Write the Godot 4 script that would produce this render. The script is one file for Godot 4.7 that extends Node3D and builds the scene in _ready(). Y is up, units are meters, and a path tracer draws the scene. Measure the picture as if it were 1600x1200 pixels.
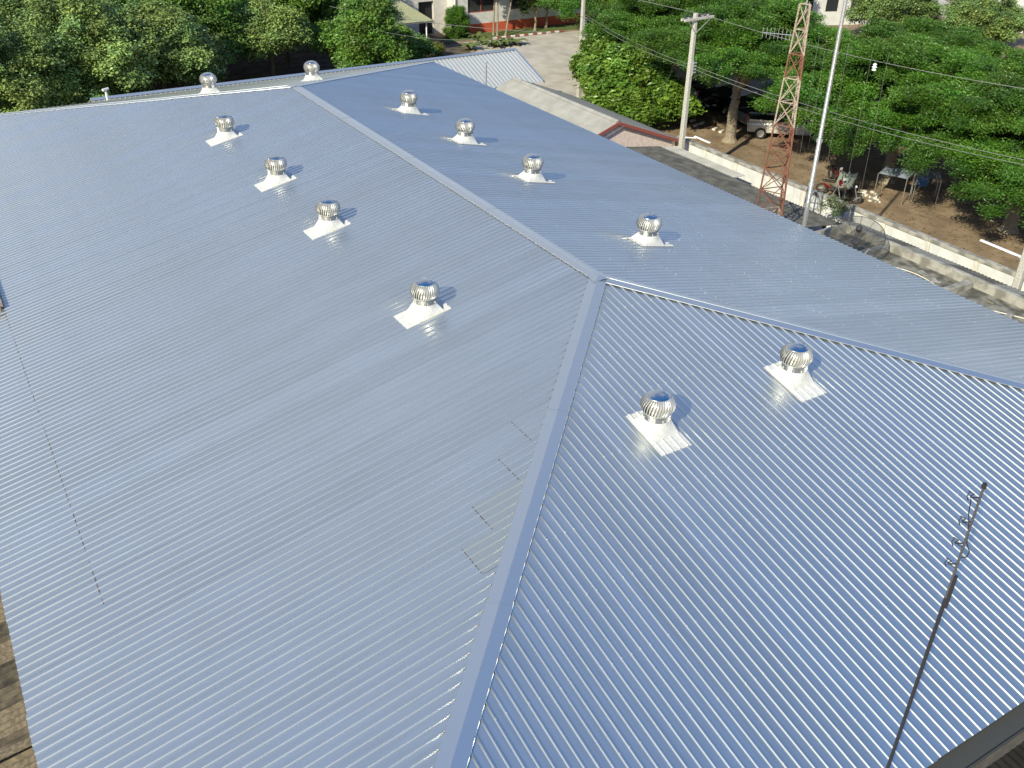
extends Node3D
# ---------------------------------------------------------------- camera
const CP := Vector3(-13.650, 17.844, 17.797)
const CR := Vector3(0.8534404, 0.01460385, 0.52098581)
const CU := Vector3(0.26060209, 0.85372067, -0.45082986)
const CF := Vector3(0.4513602, -0.52052641, -0.72479392)
const FL := 1484.7
# hall roof: ridge along z from (0,RY,0) to (0,RY,-RL)
const RY := 7.5
const RL := 22.0
const T := 0.2100      # side slopes
const TN := 0.2083     # near hip slope
const TF := 0.2240     # far hip slope
const WR := 12.59
const WL := 14.88
const HN := 13.0
const HF := 11.80
const SHEET := 0.820
const RIBH := 0.024

var rng := RandomNumberGenerator.new()
var M := {}
var used := {}

# a pixel of the 1600x1200 photograph gives a direction; y (height) gives the distance
func at(u: float, v: float, y: float) -> Vector3:
	var k := CF + CR * ((u - 800.0) / FL) - CU * ((v - 600.0) / FL)
	return CP + k * ((y - CP.y) / k.y)

# a fair-weather sky: blue that pales towards the horizon, with one kind of soft cloud all over it
const CLOUD_SEED := 181
func cloud_amount(n: FastNoiseLite, d: Vector3) -> float:
	# clouds lie on a layer: directions near the horizon see it further away
	var k := 1.0 / (maxf(d.y, 0.0) + 0.25)
	return smoothstep(0.02, 0.42, n.get_noise_3d(d.x * k * 60.0, 0.0, d.z * k * 60.0))

func sky_panorama(seed_: int, to_sun: Vector3) -> ImageTexture:
	var n := FastNoiseLite.new()
	n.seed = seed_
	n.noise_type = FastNoiseLite.TYPE_SIMPLEX_SMOOTH
	n.frequency = 0.0085
	n.fractal_octaves = 4
	n.fractal_gain = 0.42
	var w := 768
	var h := 384
	var img := Image.create(w, h, false, Image.FORMAT_RGBF)
	var top := Vector3(0.016, 0.142, 0.430)
	var low := Vector3(0.80, 0.85, 0.88)
	var cloud := Vector3(0.62, 0.63, 0.63)
	for j in h:
		var el := PI * (0.5 - (j + 0.5) / h)
		for i in w:
			var az := TAU * (i + 0.5) / w
			var d := Vector3(sin(az) * cos(el), sin(el), -cos(az) * cos(el))
			var c := Vector3(0.16, 0.15, 0.12)
			if d.y >= 0.0:
				c = top.lerp(low, pow(1.0 - d.y, 3.0))
				c = c.lerp(cloud, 0.62 * cloud_amount(n, d))
				# forward scattering round the sun
				var off := rad_to_deg(acos(clampf(d.dot(to_sun), -1.0, 1.0)))
				c += Vector3(1.0, 0.97, 0.90) * (1.6 * exp(-off / 9.0) + 0.22 * exp(-off / 28.0))
			img.set_pixel(i, j, Color(c.x, c.y, c.z))
	return ImageTexture.create_from_image(img)

# ---------------------------------------------------------------- helpers
func mb() -> SurfaceTool:
	var st := SurfaceTool.new()
	st.begin(Mesh.PRIMITIVE_TRIANGLES)
	st.set_smooth_group(-1)
	return st

func tri(st: SurfaceTool, a: Vector3, b: Vector3, c: Vector3) -> void:
	st.add_vertex(a); st.add_vertex(b); st.add_vertex(c)

func quad(st: SurfaceTool, a: Vector3, b: Vector3, c: Vector3, d: Vector3) -> void:
	tri(st, a, b, c); tri(st, a, c, d)

func box(st: SurfaceTool, c: Vector3, s: Vector3, b: Basis = Basis.IDENTITY) -> void:
	var h := s * 0.5
	var p := []
	for i in 8:
		p.append(c + b * Vector3(h.x if i & 1 else -h.x, h.y if i & 2 else -h.y, h.z if i & 4 else -h.z))
	quad(st, p[0], p[2], p[3], p[1]); quad(st, p[4], p[5], p[7], p[6])
	quad(st, p[0], p[4], p[6], p[2]); quad(st, p[1], p[3], p[7], p[5])
	quad(st, p[2], p[6], p[7], p[3]); quad(st, p[0], p[1], p[5], p[4])

# box with chamfered edges (no face on the chamfer corners is needed at this size)
func cbox(st: SurfaceTool, c: Vector3, s: Vector3, e: float, b: Basis = Basis.IDENTITY) -> void:
	var h := s * 0.5
	var lv := [[-h.y, e], [-h.y + e, 0.0], [h.y - e, 0.0], [h.y, e]]
	var rings := []
	for l in lv:
		var r := []
		var x: float = h.x - l[1]
		var z: float = h.z - l[1]
		for q in [[-x + e, -z], [x - e, -z], [x, -z + e], [x, z - e], [x - e, z], [-x + e, z], [-x, z - e], [-x, -z + e]]:
			r.append(c + b * Vector3(q[0], l[0], q[1]))
		rings.append(r)
	for i in 3:
		for k in 8:
			quad(st, rings[i][k], rings[i + 1][k], rings[i + 1][(k + 1) % 8], rings[i][(k + 1) % 8])
	for k in range(1, 7):
		tri(st, rings[3][0], rings[3][k + 1], rings[3][k]); tri(st, rings[0][0], rings[0][k], rings[0][k + 1])

func tube(st: SurfaceTool, a: Vector3, b: Vector3, ra: float, rb: float, n: int = 8, caps: bool = true) -> void:
	var d := (b - a).normalized()
	var x := d.cross(Vector3.UP if absf(d.y) < 0.95 else Vector3.RIGHT).normalized()
	var y := d.cross(x)
	for i in n:
		var t0 := TAU * i / n
		var t1 := TAU * (i + 1) / n
		var e0 := x * cos(t0) + y * sin(t0)
		var e1 := x * cos(t1) + y * sin(t1)
		quad(st, a + e0 * ra, b + e0 * rb, b + e1 * rb, a + e1 * ra)
		if caps:
			tri(st, a, a + e0 * ra, a + e1 * ra); tri(st, b, b + e1 * rb, b + e0 * rb)

func path(st: SurfaceTool, pts: Array, ra: float, rb: float, n: int = 6) -> void:
	for i in pts.size() - 1:
		var f0 := lerpf(ra, rb, float(i) / (pts.size() - 1))
		var f1 := lerpf(ra, rb, float(i + 1) / (pts.size() - 1))
		tube(st, pts[i], pts[i + 1], f0, f1, n, i == 0 or i == pts.size() - 2)

# profile of [radius, height]
func lathe(st: SurfaceTool, prof: Array, n: int, o: Vector3 = Vector3.ZERO, b: Basis = Basis.IDENTITY) -> void:
	for i in prof.size() - 1:
		for k in n:
			var a0 := TAU * k / n
			var a1 := TAU * (k + 1) / n
			var p := prof[i] as Array
			var r := prof[i + 1] as Array
			quad(st, o + b * Vector3(cos(a0) * p[0], p[1], sin(a0) * p[0]), o + b * Vector3(cos(a1) * p[0], p[1], sin(a1) * p[0]),
				o + b * Vector3(cos(a1) * r[0], r[1], sin(a1) * r[0]), o + b * Vector3(cos(a0) * r[0], r[1], sin(a0) * r[0]))

func mesh_of(st: SurfaceTool, smooth: bool = false) -> ArrayMesh:
	if smooth:
		st.index()
	st.generate_normals()
	return st.commit()

func numbered(n: String) -> String:
	if not used.has(n):
		used[n] = 0
		return n
	used[n] += 1
	return "%s_%03d" % [n, used[n]]

func put(called: String, m: Mesh, mat: Material, parent: Node3D = null) -> MeshInstance3D:
	var o := MeshInstance3D.new()
	o.mesh = m
	o.material_override = mat
	if parent == null:
		o.name = numbered(called)
		add_child(o)
	else:
		o.name = called
		parent.add_child(o, true)
	return o

func obj(called: String, st: SurfaceTool, mat: Material, parent: Node3D = null) -> MeshInstance3D:
	return put(called, mesh_of(st), mat, parent)

func sobj(called: String, st: SurfaceTool, mat: Material, parent: Node3D = null) -> MeshInstance3D:
	st.set_smooth_group(0)
	return put(called, mesh_of(st), mat, parent)

func tag(o: Node, label: String, category: String, group: String = "", kind: String = "") -> void:
	if label: o.set_meta("label", label)
	if category: o.set_meta("category", category)
	if group: o.set_meta("group", group)
	if kind: o.set_meta("kind", kind)

func thing(called: String, label: String, category: String, where: Vector3 = Vector3.ZERO, turn: float = 0.0, group: String = "") -> Node3D:
	var o := Node3D.new()
	o.name = numbered(called)
	add_child(o)
	o.position = where
	o.rotation.y = turn
	tag(o, label, category, group)
	return o

func struct(o: Node) -> void:
	o.set_meta("kind", "structure")

# ---------------------------------------------------------------- materials
func lin(r: float, g: float, b: float) -> Color:
	return Color(r, g, b).linear_to_srgb()

func mat(c: Color, rough: float = 0.8, metal: float = 0.0) -> StandardMaterial3D:
	var m := StandardMaterial3D.new()
	m.albedo_color = c
	m.roughness = rough
	m.metallic = metal
	return m

func noise_tex(seed_: int, freq: float, c0: Color, c1: Color, size: int = 512, oct: int = 5, lo: float = 0.25, hi: float = 0.75) -> NoiseTexture2D:
	var n := FastNoiseLite.new()
	n.seed = seed_
	n.frequency = freq
	n.fractal_octaves = oct
	n.noise_type = FastNoiseLite.TYPE_SIMPLEX_SMOOTH
	var g := Gradient.new()
	g.offsets = PackedFloat32Array([lo, hi])
	g.colors = PackedColorArray([c0, c1])
	var t := NoiseTexture2D.new()
	t.width = size
	t.height = size
	t.seamless = true
	t.noise = n
	t.color_ramp = g
	return t

func normal_tex(seed_: int, freq: float, strength: float, size: int = 512, oct: int = 4) -> NoiseTexture2D:
	var n := FastNoiseLite.new()
	n.seed = seed_
	n.frequency = freq
	n.fractal_octaves = oct
	var t := NoiseTexture2D.new()
	t.width = size
	t.height = size
	t.seamless = true
	t.noise = n
	t.as_normal_map = true
	t.bump_strength = strength
	return t

# world-mapped material whose colour wanders between two tones
func rough_mat(seed_: int, c0: Color, c1: Color, scale: float, rough: float = 0.9, freq: float = 0.01, bump: float = 4.0) -> StandardMaterial3D:
	var m := StandardMaterial3D.new()
	m.albedo_texture = noise_tex(seed_, freq, c0, c1)
	m.roughness = rough
	m.uv1_triplanar = true
	m.uv1_world_triplanar = true
	m.uv1_scale = Vector3.ONE * scale
	if bump > 0.0:
		m.normal_enabled = true
		m.normal_texture = normal_tex(seed_ + 7, freq * 3.0, bump)
		m.normal_scale = 0.6
	return m

func make_materials() -> void:
	# pale zinc-aluminium roof sheet: thin dusty film over a satin metal, a few close tones
	var dust := noise_tex(3, 0.02, Color(0.965, 0.965, 0.958), Color(1, 1, 1), 512, 5)
	M.sheet = []
	M.sheet_z = []
	for k in 5:
		var m := StandardMaterial3D.new()
		var f: float = [1.0, 0.97, 1.03, 0.94, 0.985][k]
		m.albedo_color = lin(0.66 * f, 0.69 * f, 0.70 * f)
		m.albedo_texture = dust
		m.metallic = 0.92
		m.roughness = [0.365, 0.38, 0.355, 0.39, 0.37][k]
		m.uv1_triplanar = true
		m.uv1_world_triplanar = true
		m.uv1_scale = Vector3(0.035, 0.3, 0.55)
		M.sheet.append(m)
		var mz := m.duplicate() as StandardMaterial3D
		mz.uv1_scale = Vector3(0.55, 0.3, 0.035)
		M.sheet_z.append(mz)
	M.galv_roof = mat(lin(0.60, 0.61, 0.60), 0.5, 0.6)
	M.cap = mat(lin(0.64, 0.67, 0.69), 0.34, 0.90)
	M.gutter = mat(lin(0.05, 0.053, 0.053), 0.75, 0.0)
	M.patch = mat(lin(0.555, 0.58, 0.56), 0.44, 0.88)
	M.lap_dirt = rough_mat(44, lin(0.03, 0.02, 0.015), lin(0.14, 0.07, 0.045), 3.0, 0.9, 0.03, 0.0)
	M.flash = rough_mat(46, lin(0.52, 0.525, 0.52), lin(0.64, 0.65, 0.65), 0.9, 0.5, 0.02, 0.0)
	M.steel = mat(lin(0.54, 0.54, 0.525), 0.34, 0.60)
	M.steel_dull = mat(lin(0.46, 0.455, 0.43), 0.42, 0.55)
	M.collar = mat(lin(0.50, 0.49, 0.46), 0.35, 1.0)
	M.dome = mat(lin(0.62, 0.62, 0.62), 0.16, 1.0)
	M.plaster = rough_mat(21, lin(0.55, 0.53, 0.47), lin(0.68, 0.66, 0.60), 0.4)
	M.white = rough_mat(23, lin(0.56, 0.575, 0.58), lin(0.65, 0.665, 0.67), 0.3, 0.85, 0.010, 0.0)
	M.red = mat(lin(0.50, 0.10, 0.05), 0.7)
	M.maroon = mat(lin(0.26, 0.07, 0.06), 0.7)
	M.pink = rough_mat(24, lin(0.62, 0.50, 0.47), lin(0.72, 0.62, 0.59), 0.5, 0.85, 0.012, 0.0)
	M.concrete = rough_mat(25, lin(0.19, 0.187, 0.17), lin(0.37, 0.36, 0.335), 0.30, 0.92, 0.008, 0.0)
	M.slab = rough_mat(26, lin(0.08, 0.078, 0.066), lin(0.24, 0.23, 0.20), 0.25, 0.95, 0.010, 1.0)
	M.pole = rough_mat(27, lin(0.36, 0.35, 0.32), lin(0.50, 0.49, 0.46), 1.0, 0.85, 0.02, 1.0)
	M.asbestos = rough_mat(28, lin(0.29, 0.285, 0.27), lin(0.38, 0.375, 0.35), 0.2, 0.9, 0.010, 0.0)
	M.asbestos_dark = rough_mat(29, lin(0.06, 0.06, 0.055), lin(0.16, 0.155, 0.14), 0.25, 0.95, 0.010, 0.0)
	M.asbestos_mid = rough_mat(30, lin(0.18, 0.18, 0.17), lin(0.30, 0.30, 0.28), 0.4, 0.95, 0.02, 3.0)
	M.dirt = rough_mat(31, lin(0.20, 0.145, 0.098), lin(0.29, 0.218, 0.15), 0.07, 0.97, 0.014, 1.5)
	M.dark_dirt = rough_mat(32, lin(0.05, 0.04, 0.03), lin(0.14, 0.11, 0.08), 0.08, 0.97, 0.014, 1.0)
	M.road = rough_mat(33, lin(0.40, 0.37, 0.325), lin(0.50, 0.465, 0.415), 0.08, 0.93, 0.012, 0.0)
	M.grass = rough_mat(34, lin(0.05, 0.09, 0.02), lin(0.14, 0.17, 0.05), 0.3, 0.97, 0.03, 6.0)
	M.rust = rough_mat(35, lin(0.045, 0.037, 0.027), lin(0.14, 0.115, 0.08), 0.5, 0.85, 0.010, 0.0)
	M.brown_old = rough_mat(36, lin(0.025, 0.022, 0.017), lin(0.11, 0.095, 0.068), 0.6, 0.9, 0.012, 0.0)
	M.wood = rough_mat(37, lin(0.10, 0.08, 0.055), lin(0.22, 0.18, 0.125), 0.8, 0.85, 0.02, 2.0)
	M.brick = mat(lin(0.42, 0.22, 0.15), 0.9)
	M.tile_pink = mat(lin(0.46, 0.33, 0.27), 0.9)
	M.tile_pale = mat(lin(0.55, 0.47, 0.40), 0.9)
	M.eave_shade_black = rough_mat(45, lin(0.006, 0.006, 0.006), lin(0.016, 0.015, 0.014), 0.3, 0.95, 0.01, 0.0)  # near black: shade below the near eave put into the colour
	M.mortar = mat(lin(0.55, 0.50, 0.43), 0.95)
	M.tower_red = rough_mat(38, lin(0.12, 0.05, 0.032), lin(0.24, 0.095, 0.06), 1.2, 0.75, 0.03, 1.0)
	M.tower_white = rough_mat(39, lin(0.21, 0.13, 0.09), lin(0.46, 0.42, 0.36), 0.9, 0.7, 0.03, 1.0)
	M.galv = mat(lin(0.55, 0.56, 0.58), 0.35, 0.7)
	M.dark_metal = mat(lin(0.06, 0.06, 0.07), 0.5, 0.4)
	M.mast = mat(lin(0.035, 0.035, 0.045), 0.5, 0.3)
	M.aerial = mat(lin(0.11, 0.11, 0.12), 0.5, 0.4)
	M.black = mat(lin(0.02, 0.02, 0.02), 0.6)
	M.rubber = mat(lin(0.025, 0.025, 0.025), 0.85)
	M.wire = mat(lin(0.20, 0.21, 0.20), 0.6)
	M.wire_dark = mat(lin(0.05, 0.05, 0.05), 0.6)
	M.glass = mat(lin(0.03, 0.035, 0.04), 0.08, 0.0)
	M.lamp = mat(lin(0.85, 0.85, 0.85), 0.5)
	M.trunk = rough_mat(40, lin(0.07, 0.055, 0.04), lin(0.22, 0.175, 0.12), 0.9, 0.95, 0.03, 8.0)
	M.trunk_pale = rough_mat(41, lin(0.18, 0.15, 0.11), lin(0.36, 0.31, 0.24), 0.9, 0.95, 0.03, 6.0)
	M.plate = mat(lin(0.75, 0.75, 0.72), 0.6)
	M.headlight = mat(lin(0.75, 0.76, 0.80), 0.1, 0.3)
	M.taillight = mat(lin(0.45, 0.02, 0.02), 0.2)
	M.blue_tarp = mat(lin(0.10, 0.22, 0.45), 0.7)
	M.grey_tarp = mat(lin(0.22, 0.27, 0.33), 0.7)
	M.hammock = mat(lin(0.26, 0.30, 0.27), 0.8)
	M.green_tarp = mat(lin(0.04, 0.30, 0.22), 0.7)
	M.olive_roof = rough_mat(42, lin(0.20, 0.22, 0.13), lin(0.36, 0.36, 0.22), 0.5, 0.9, 0.02, 2.0)
	M.wall_grey = rough_mat(43, lin(0.54, 0.52, 0.50), lin(0.62, 0.60, 0.58), 0.3, 0.9, 0.010, 0.0)
	var mesh := mat(Color(0.16, 0.165, 0.16, 0.42), 0.7, 0.2)
	mesh.transparency = BaseMaterial3D.TRANSPARENCY_ALPHA
	M.dish_mesh = mesh
	var mesh2 := mat(Color(0.6, 0.6, 0.58, 0.5), 0.7, 0.2)
	mesh2.transparency = BaseMaterial3D.TRANSPARENCY_ALPHA
	M.dish_mesh_pale = mesh2
	for n in ["leaf", "leaf_gloss"]:
		var lf := StandardMaterial3D.new()
		lf.vertex_color_use_as_albedo = true
		lf.roughness = 0.45 if n == "leaf" else 0.38
		lf.backlight_enabled = true
		lf.backlight = Color(0.34, 0.44, 0.10)
		M[n] = lf

# ---------------------------------------------------------------- ribbed sheets
# profile across one sheet: [w, h] from 0 to SHEET, four ribs
func rib_profile(width: float, ribs: int, h: float, minor: bool) -> Array:
	var p := []
	var pitch := width / ribs
	for k in ribs:
		var c := (k + 0.5) * pitch
		p.append([c - pitch * 0.5 - (0.004 if k == 0 else 0.0), 0.0])
		if minor:
			p.append([c - pitch * 0.5 + 0.006, 0.0008])
			p.append([c - pitch * 0.5 + 0.016, 0.0])
		p.append([c - 0.0255, 0.0])
		p.append([c - 0.010, h])
		p.append([c + 0.010, h])
		p.append([c + 0.0255, 0.0])
	p.append([width + 0.004, 0.0])
	return p

# one sheet; f(w, s) -> Vector3 on the bare plane; lo/hi give the run for each w
func sheet_mesh(prof: Array, w0: float, place: Callable, lo: Callable, hi: Callable, lift: float) -> SurfaceTool:
	var st := mb()
	var A := []
	var B := []
	var tilt := rng.randf_range(-0.0035, 0.0035)
	for q in prof:
		var w: float = w0 + q[0]
		var up: float = q[1] + lift + tilt * (q[0] / SHEET - 0.5)
		var l: float = lo.call(w)
		var h: float = maxf(hi.call(w), l)
		A.append(place.call(w, l, up))
		B.append(place.call(w, h, up))
	for i in prof.size() - 1:
		if A[i].distance_to(B[i]) < 0.002 and A[i + 1].distance_to(B[i + 1]) < 0.002:
			continue
		quad(st, A[i], B[i], B[i + 1], A[i + 1])
	return st

# ---------------------------------------------------------------- the hall
var hall: Node3D

func build_hall() -> void:
	hall = thing("metal_roofed_hall", "long hall under a pale blue ribbed metal hip roof", "building")
	var prof := rib_profile(SHEET, 4, RIBH, true)
	var zfar := -RL - HF
	# left slope: w runs along +z from zfar, s runs downhill (towards -x)
	var ca := cos(atan(T))
	var sa := sin(atan(T))
	var left := func(w: float, s: float, h: float) -> Vector3:
		return Vector3(-s - h * sa, RY - T * s + h * ca, w)
	var left_lo := func(w: float) -> float:     # distance from the ridge where the sheet starts (top)
		if w > 0.0: return w * TN / T
		if w < -RL: return (-RL - w) * TF / T
		return 0.0
	var right := func(w: float, s: float, h: float) -> Vector3:
		return Vector3(s + h * sa, RY - T * s + h * ca, w)
	# sheet joints on the left slope are set so that the short end laps fall where they show
	var z0 := 3.37 - SHEET * 46
	var laps := {46: 4.64, 47: 5.45, 48: 6.54, 49: 7.23}
	var z := z0
	var k := 0
	while z < HN - 0.1:
		var m: Material = M.sheet[rng.randi() % 5]
		var split := -1.0
		if laps.has(k): split = laps[k]
		var eave := WL + rng.randf_range(-0.012, 0.012)
		var lower := 13.20 if (z > -12.2 and z < 2.0) else -1.0
		var zz := z
		if split > 0.0:
			var hi1 := func(_w: float) -> float: return split + 0.02
			obj("roof_sheet", sheet_mesh(prof, zz, left, left_lo, hi1, 0.016), M.patch if k >= 48 else m, hall)
			var lo2 := func(w: float) -> float: return maxf(left_lo.call(w), split - 0.12)
			var hi2 := func(_w: float) -> float: return eave
			obj("roof_sheet", sheet_mesh(prof, zz, left, lo2, hi2, 0.008), m, hall)
			lap_marks(zz, split + 0.022, 0.9 if k >= 48 else 0.55)
		elif lower > 0.0:
			var hi3 := func(_w: float) -> float: return lower + rng.randf_range(-0.006, 0.006)
			obj("roof_sheet", sheet_mesh(prof, zz, left, left_lo, hi3, 0.010), m, hall)
			var lo4 := func(_w: float) -> float: return lower - 0.15
			var hi4 := func(_w: float) -> float: return eave
			obj("roof_sheet", sheet_mesh(prof, zz, left, lo4, hi4, 0.0), M.sheet[rng.randi() % 5], hall)
			lap_marks(zz, lower + 0.008, 0.5)
		else:
			var hi5 := func(_w: float) -> float: return eave
			obj("roof_sheet", sheet_mesh(prof, zz, left, left_lo, hi5, 0.010), m, hall)
		z += SHEET
		k += 1
	# right slope
	z = zfar
	while z < HN - 0.1:
		var eave := WR + rng.randf_range(-0.012, 0.012)
		var hi6 := func(_w: float) -> float: return eave
		obj("roof_sheet", sheet_mesh(prof, z, right, left_lo, hi6, rng.randf_range(0.0, 0.002)), M.sheet[rng.randi() % 5], hall)
		z += SHEET
	# near and far hip slopes: w runs along x, s away from the ridge end
	var cn := cos(atan(TN))
	var sn := sin(atan(TN))
	var near := func(w: float, s: float, h: float) -> Vector3:
		return Vector3(w, RY - TN * s + h * cn, s + h * sn)
	var near_lo := func(w: float) -> float: return absf(w) * T / TN
	var cf := cos(atan(TF))
	var sf := sin(atan(TF))
	var far := func(w: float, s: float, h: float) -> Vector3:
		return Vector3(w, RY - TF * s + h * cf, -RL - s - h * sf)
	var far_lo := func(w: float) -> float: return absf(w) * T / TF
	var x := -SHEET * 16
	while x < 12.5:
		var e := HN + rng.randf_range(-0.008, 0.008)
		var hi7 := func(_w: float) -> float: return e
		obj("roof_sheet", sheet_mesh(prof, x, near, near_lo, hi7, rng.randf_range(0.0, 0.002)), M.sheet_z[rng.randi() % 5], hall)
		var hi8 := func(_w: float) -> float: return HF
		obj("roof_sheet", sheet_mesh(prof, x, far, far_lo, hi8, 0.0), M.sheet_z[rng.randi() % 5], hall)
		x += SHEET
	# caps: folded sheet metal lying on the ribs, in lengths that lap one another
	var apex_n := Vector3(0, RY, 0)
	var apex_f := Vector3(0, RY, -RL)
	cap_run("ridge_cap", apex_f, apex_n, Vector3(-ca, -sa, 0), Vector3(ca, -sa, 0), 0.21, 3.05)
	var dl := Vector3(-TN / T, -TN, 1.0)
	cap_run("hip_cap", apex_n + dl * 0.05, apex_n + dl * 12.9, side_of(dl, Vector3(-sa, ca, 0), true), side_of(dl, Vector3(0, cn, sn), false), 0.235, 3.0)
	var dr := Vector3(TN / T, -TN, 1.0)
	cap_run("hip_cap", apex_n + dr * 0.05, apex_n + dr * 12.6, side_of(dr, Vector3(0, cn, sn), true), side_of(dr, Vector3(sa, ca, 0), false), 0.235, 3.0)
	var fl := Vector3(-TF / T, -TF, -1.0)
	cap_run("hip_cap", apex_f + fl * 0.05, apex_f + fl * 11.75, side_of(fl, Vector3(0, cf, -sf), true), side_of(fl, Vector3(-sa, ca, 0), false), 0.21, 3.0)
	var fr := Vector3(TF / T, -TF, -1.0)
	cap_run("hip_cap", apex_f + fr * 0.05, apex_f + fr * 11.75, side_of(fr, Vector3(sa, ca, 0), true), side_of(fr, Vector3(0, cf, -sf), false), 0.21, 3.0)
	# folded saddle pieces where ridge and hips meet
	for a in [[apex_n, 1.0], [apex_f, -1.0]]:
		var st := mb()
		var o: Vector3 = a[0] + Vector3(0, 0.058, 0)
		var sgn: float = a[1]
		var pts := [o + Vector3(-0.22, -0.048, -0.20 * sgn), o + Vector3(0, 0.002, -0.24 * sgn), o + Vector3(0.22, -0.048, -0.20 * sgn), o + Vector3(0.29, -0.062, 0.22 * sgn), o + Vector3(0.0, -0.036, 0.20 * sgn), o + Vector3(-0.29, -0.062, 0.22 * sgn)]
		for i in 6:
			tri(st, o, pts[i], pts[(i + 1) % 6])
		obj("saddle_cap", st, M.cap, hall)
	build_screws()
	# walls, eave gutter, soffit
	var y_n := RY - TN * HN
	var w1 := mb(); box(w1, Vector3(-1.15, 2.1, HN - 0.75), Vector3(25.5, 4.2, 0.2)); obj("wall", w1, M.plaster, hall)
	var w2 := mb(); box(w2, Vector3(-1.15, 2.1, zfar + 0.75), Vector3(25.5, 4.2, 0.2)); obj("wall", w2, M.plaster, hall)
	var w3 := mb(); box(w3, Vector3(-13.9 + 0.1, 2.1, -10.4), Vector3(0.2, 4.2, 44.6)); obj("wall", w3, M.plaster, hall)
	var w4 := mb(); box(w4, Vector3(11.5, 2.1, -10.4), Vector3(0.2, 4.2, 44.6)); obj("wall", w4, M.plaster, hall)
	var g := mb()
	box(g, Vector3(-0.2, y_n - 0.16, HN + 0.14), Vector3(25.4, 0.012, 0.34))
	box(g, Vector3(-0.2, y_n - 0.13, HN + 0.316), Vector3(25.4, 0.07, 0.012))
	box(g, Vector3(-0.2, y_n - 0.08, HN - 0.036), Vector3(25.4, 0.15, 0.012))
	obj("gutter", g, M.gutter, hall)
	var so := mb()
	box(so, Vector3(-1.15, 4.25, -10.4), Vector3(25.0, 0.06, 46.0))
	obj("ceiling", so, M.wood, hall)

# zinc screw heads with washers on the rib crowns, one line over each purlin
func build_screws() -> void:
	var st := mb()
	lathe(st, [[0.013, 0.0], [0.013, 0.003], [0.006, 0.004], [0.006, 0.009], [0.0, 0.009]], 6)
	var m := mesh_of(st)
	var pitch := SHEET / 4
	var xf: Array[Transform3D] = []
	var zr := 3.37 - SHEET * 46 + pitch * 0.5
	while zr < HN:
		var top := 0.0
		if zr > 0.0: top = zr * TN / T
		if zr < -RL: top = (-RL - zr) * TF / T
		for p in range(1, 12):
			var q := p * 1.32
			if q > top + 0.5 and q < WL - 0.2 and rng.randf() < 0.5:
				xf.append(Transform3D(Basis(Vector3(0, 0, 1), atan(T)), Vector3(-q + rng.randf_range(-0.02, 0.02), RY - T * q + RIBH + 0.011, zr)))
			if q > top + 0.5 and q < WR - 0.2 and zr > -10.0 and rng.randf() < 0.5:
				xf.append(Transform3D(Basis(Vector3(0, 0, 1), -atan(T)), Vector3(q + rng.randf_range(-0.02, 0.02), RY - T * q + RIBH + 0.002, zr)))
		zr += pitch
	var xr := -SHEET * 16 + pitch * 0.5
	while xr < 12.5:
		for p in range(1, 10):
			var q := p * 1.32
			if q > absf(xr) + 0.5 and rng.randf() < 0.6:
				xf.append(Transform3D(Basis(Vector3.RIGHT, atan(TN)), Vector3(xr, RY - TN * q + RIBH + 0.002, q + rng.randf_range(-0.02, 0.02))))
		xr += pitch
	var mm := MultiMesh.new()
	mm.transform_format = MultiMesh.TRANSFORM_3D
	mm.mesh = m
	mm.instance_count = xf.size()
	for i in xf.size(): mm.set_instance_transform(i, xf[i])
	var o := MultiMeshInstance3D.new()
	o.name = "roof_screws"
	o.multimesh = mm
	o.material_override = M.galv
	o.set_meta("kind", "stuff")
	hall.add_child(o, true)

# grime and rust gathered along the open edge of an end lap, pan by pan
func lap_marks(z0: float, s: float, amount: float) -> void:
	var st := mb()
	var bs := Basis(Vector3(0, 0, 1), atan(T))
	for k in 8:
		if rng.randf() > amount + 0.30: continue
		var ln := rng.randf_range(0.04, 0.10)
		var z := z0 + SHEET * (k + rng.randf_range(0.2, 0.8)) / 8.0
		box(st, Vector3(-s - 0.004, RY - T * s + 0.004, z), Vector3(rng.randf_range(0.010, 0.022), 0.008, ln * (0.7 + amount * 0.5)), bs)
	tag(obj("lap_grime", st, M.lap_dirt, hall), "", "", "", "stuff")

func side_of(d: Vector3, n: Vector3, first: bool) -> Vector3:
	var v := d.normalized().cross(n).normalized()
	return v if (v.y < 0.0 and first) or (v.y < 0.0 and not first) else -v

# a: start (upper), b: end; each flange runs along s1/s2, with a short turned-down lip
func cap_run(called: String, a: Vector3, b: Vector3, s1: Vector3, s2: Vector3, w: float, piece: float) -> void:
	var L := a.distance_to(b)
	var n := int(ceil(L / piece))
	var d := (b - a) / L
	for i in n:
		var t0 := i * L / n
		var t1 := minf((i + 1) * L / n + 0.06, L)
		var up := Vector3(0, 0.046 + 0.003 * (i % 2), 0)
		var st := mb()
		var p0 := a + d * t0 + up
		var p1 := a + d * t1 + up
		var jig := rng.randf_range(-0.006, 0.006)
		for s in [s1, s2]:
			var n0: Vector3 = d.cross(s).normalized()
			if n0.y < 0: n0 = -n0
			var e0: Vector3 = p0 + s * (w + jig)
			var e1: Vector3 = p1 + s * (w + jig)
			quad(st, p0, p1, e1, e0)
			quad(st, e0, e1, e1 - n0 * 0.008 + s * 0.005, e0 - n0 * 0.008 + s * 0.005)
		# small rolled crest
		var nn := Vector3.UP
		tube(st, p0 - nn * 0.002, p1 - nn * 0.002, 0.009, 0.009, 6, false)
		obj(called, st, M.cap, hall)

# ---------------------------------------------------------------- turbine ventilator
# local frame: +x runs uphill along the ribs, y is the true vertical; slope is the fall along x
var vent_proto := {}

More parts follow.
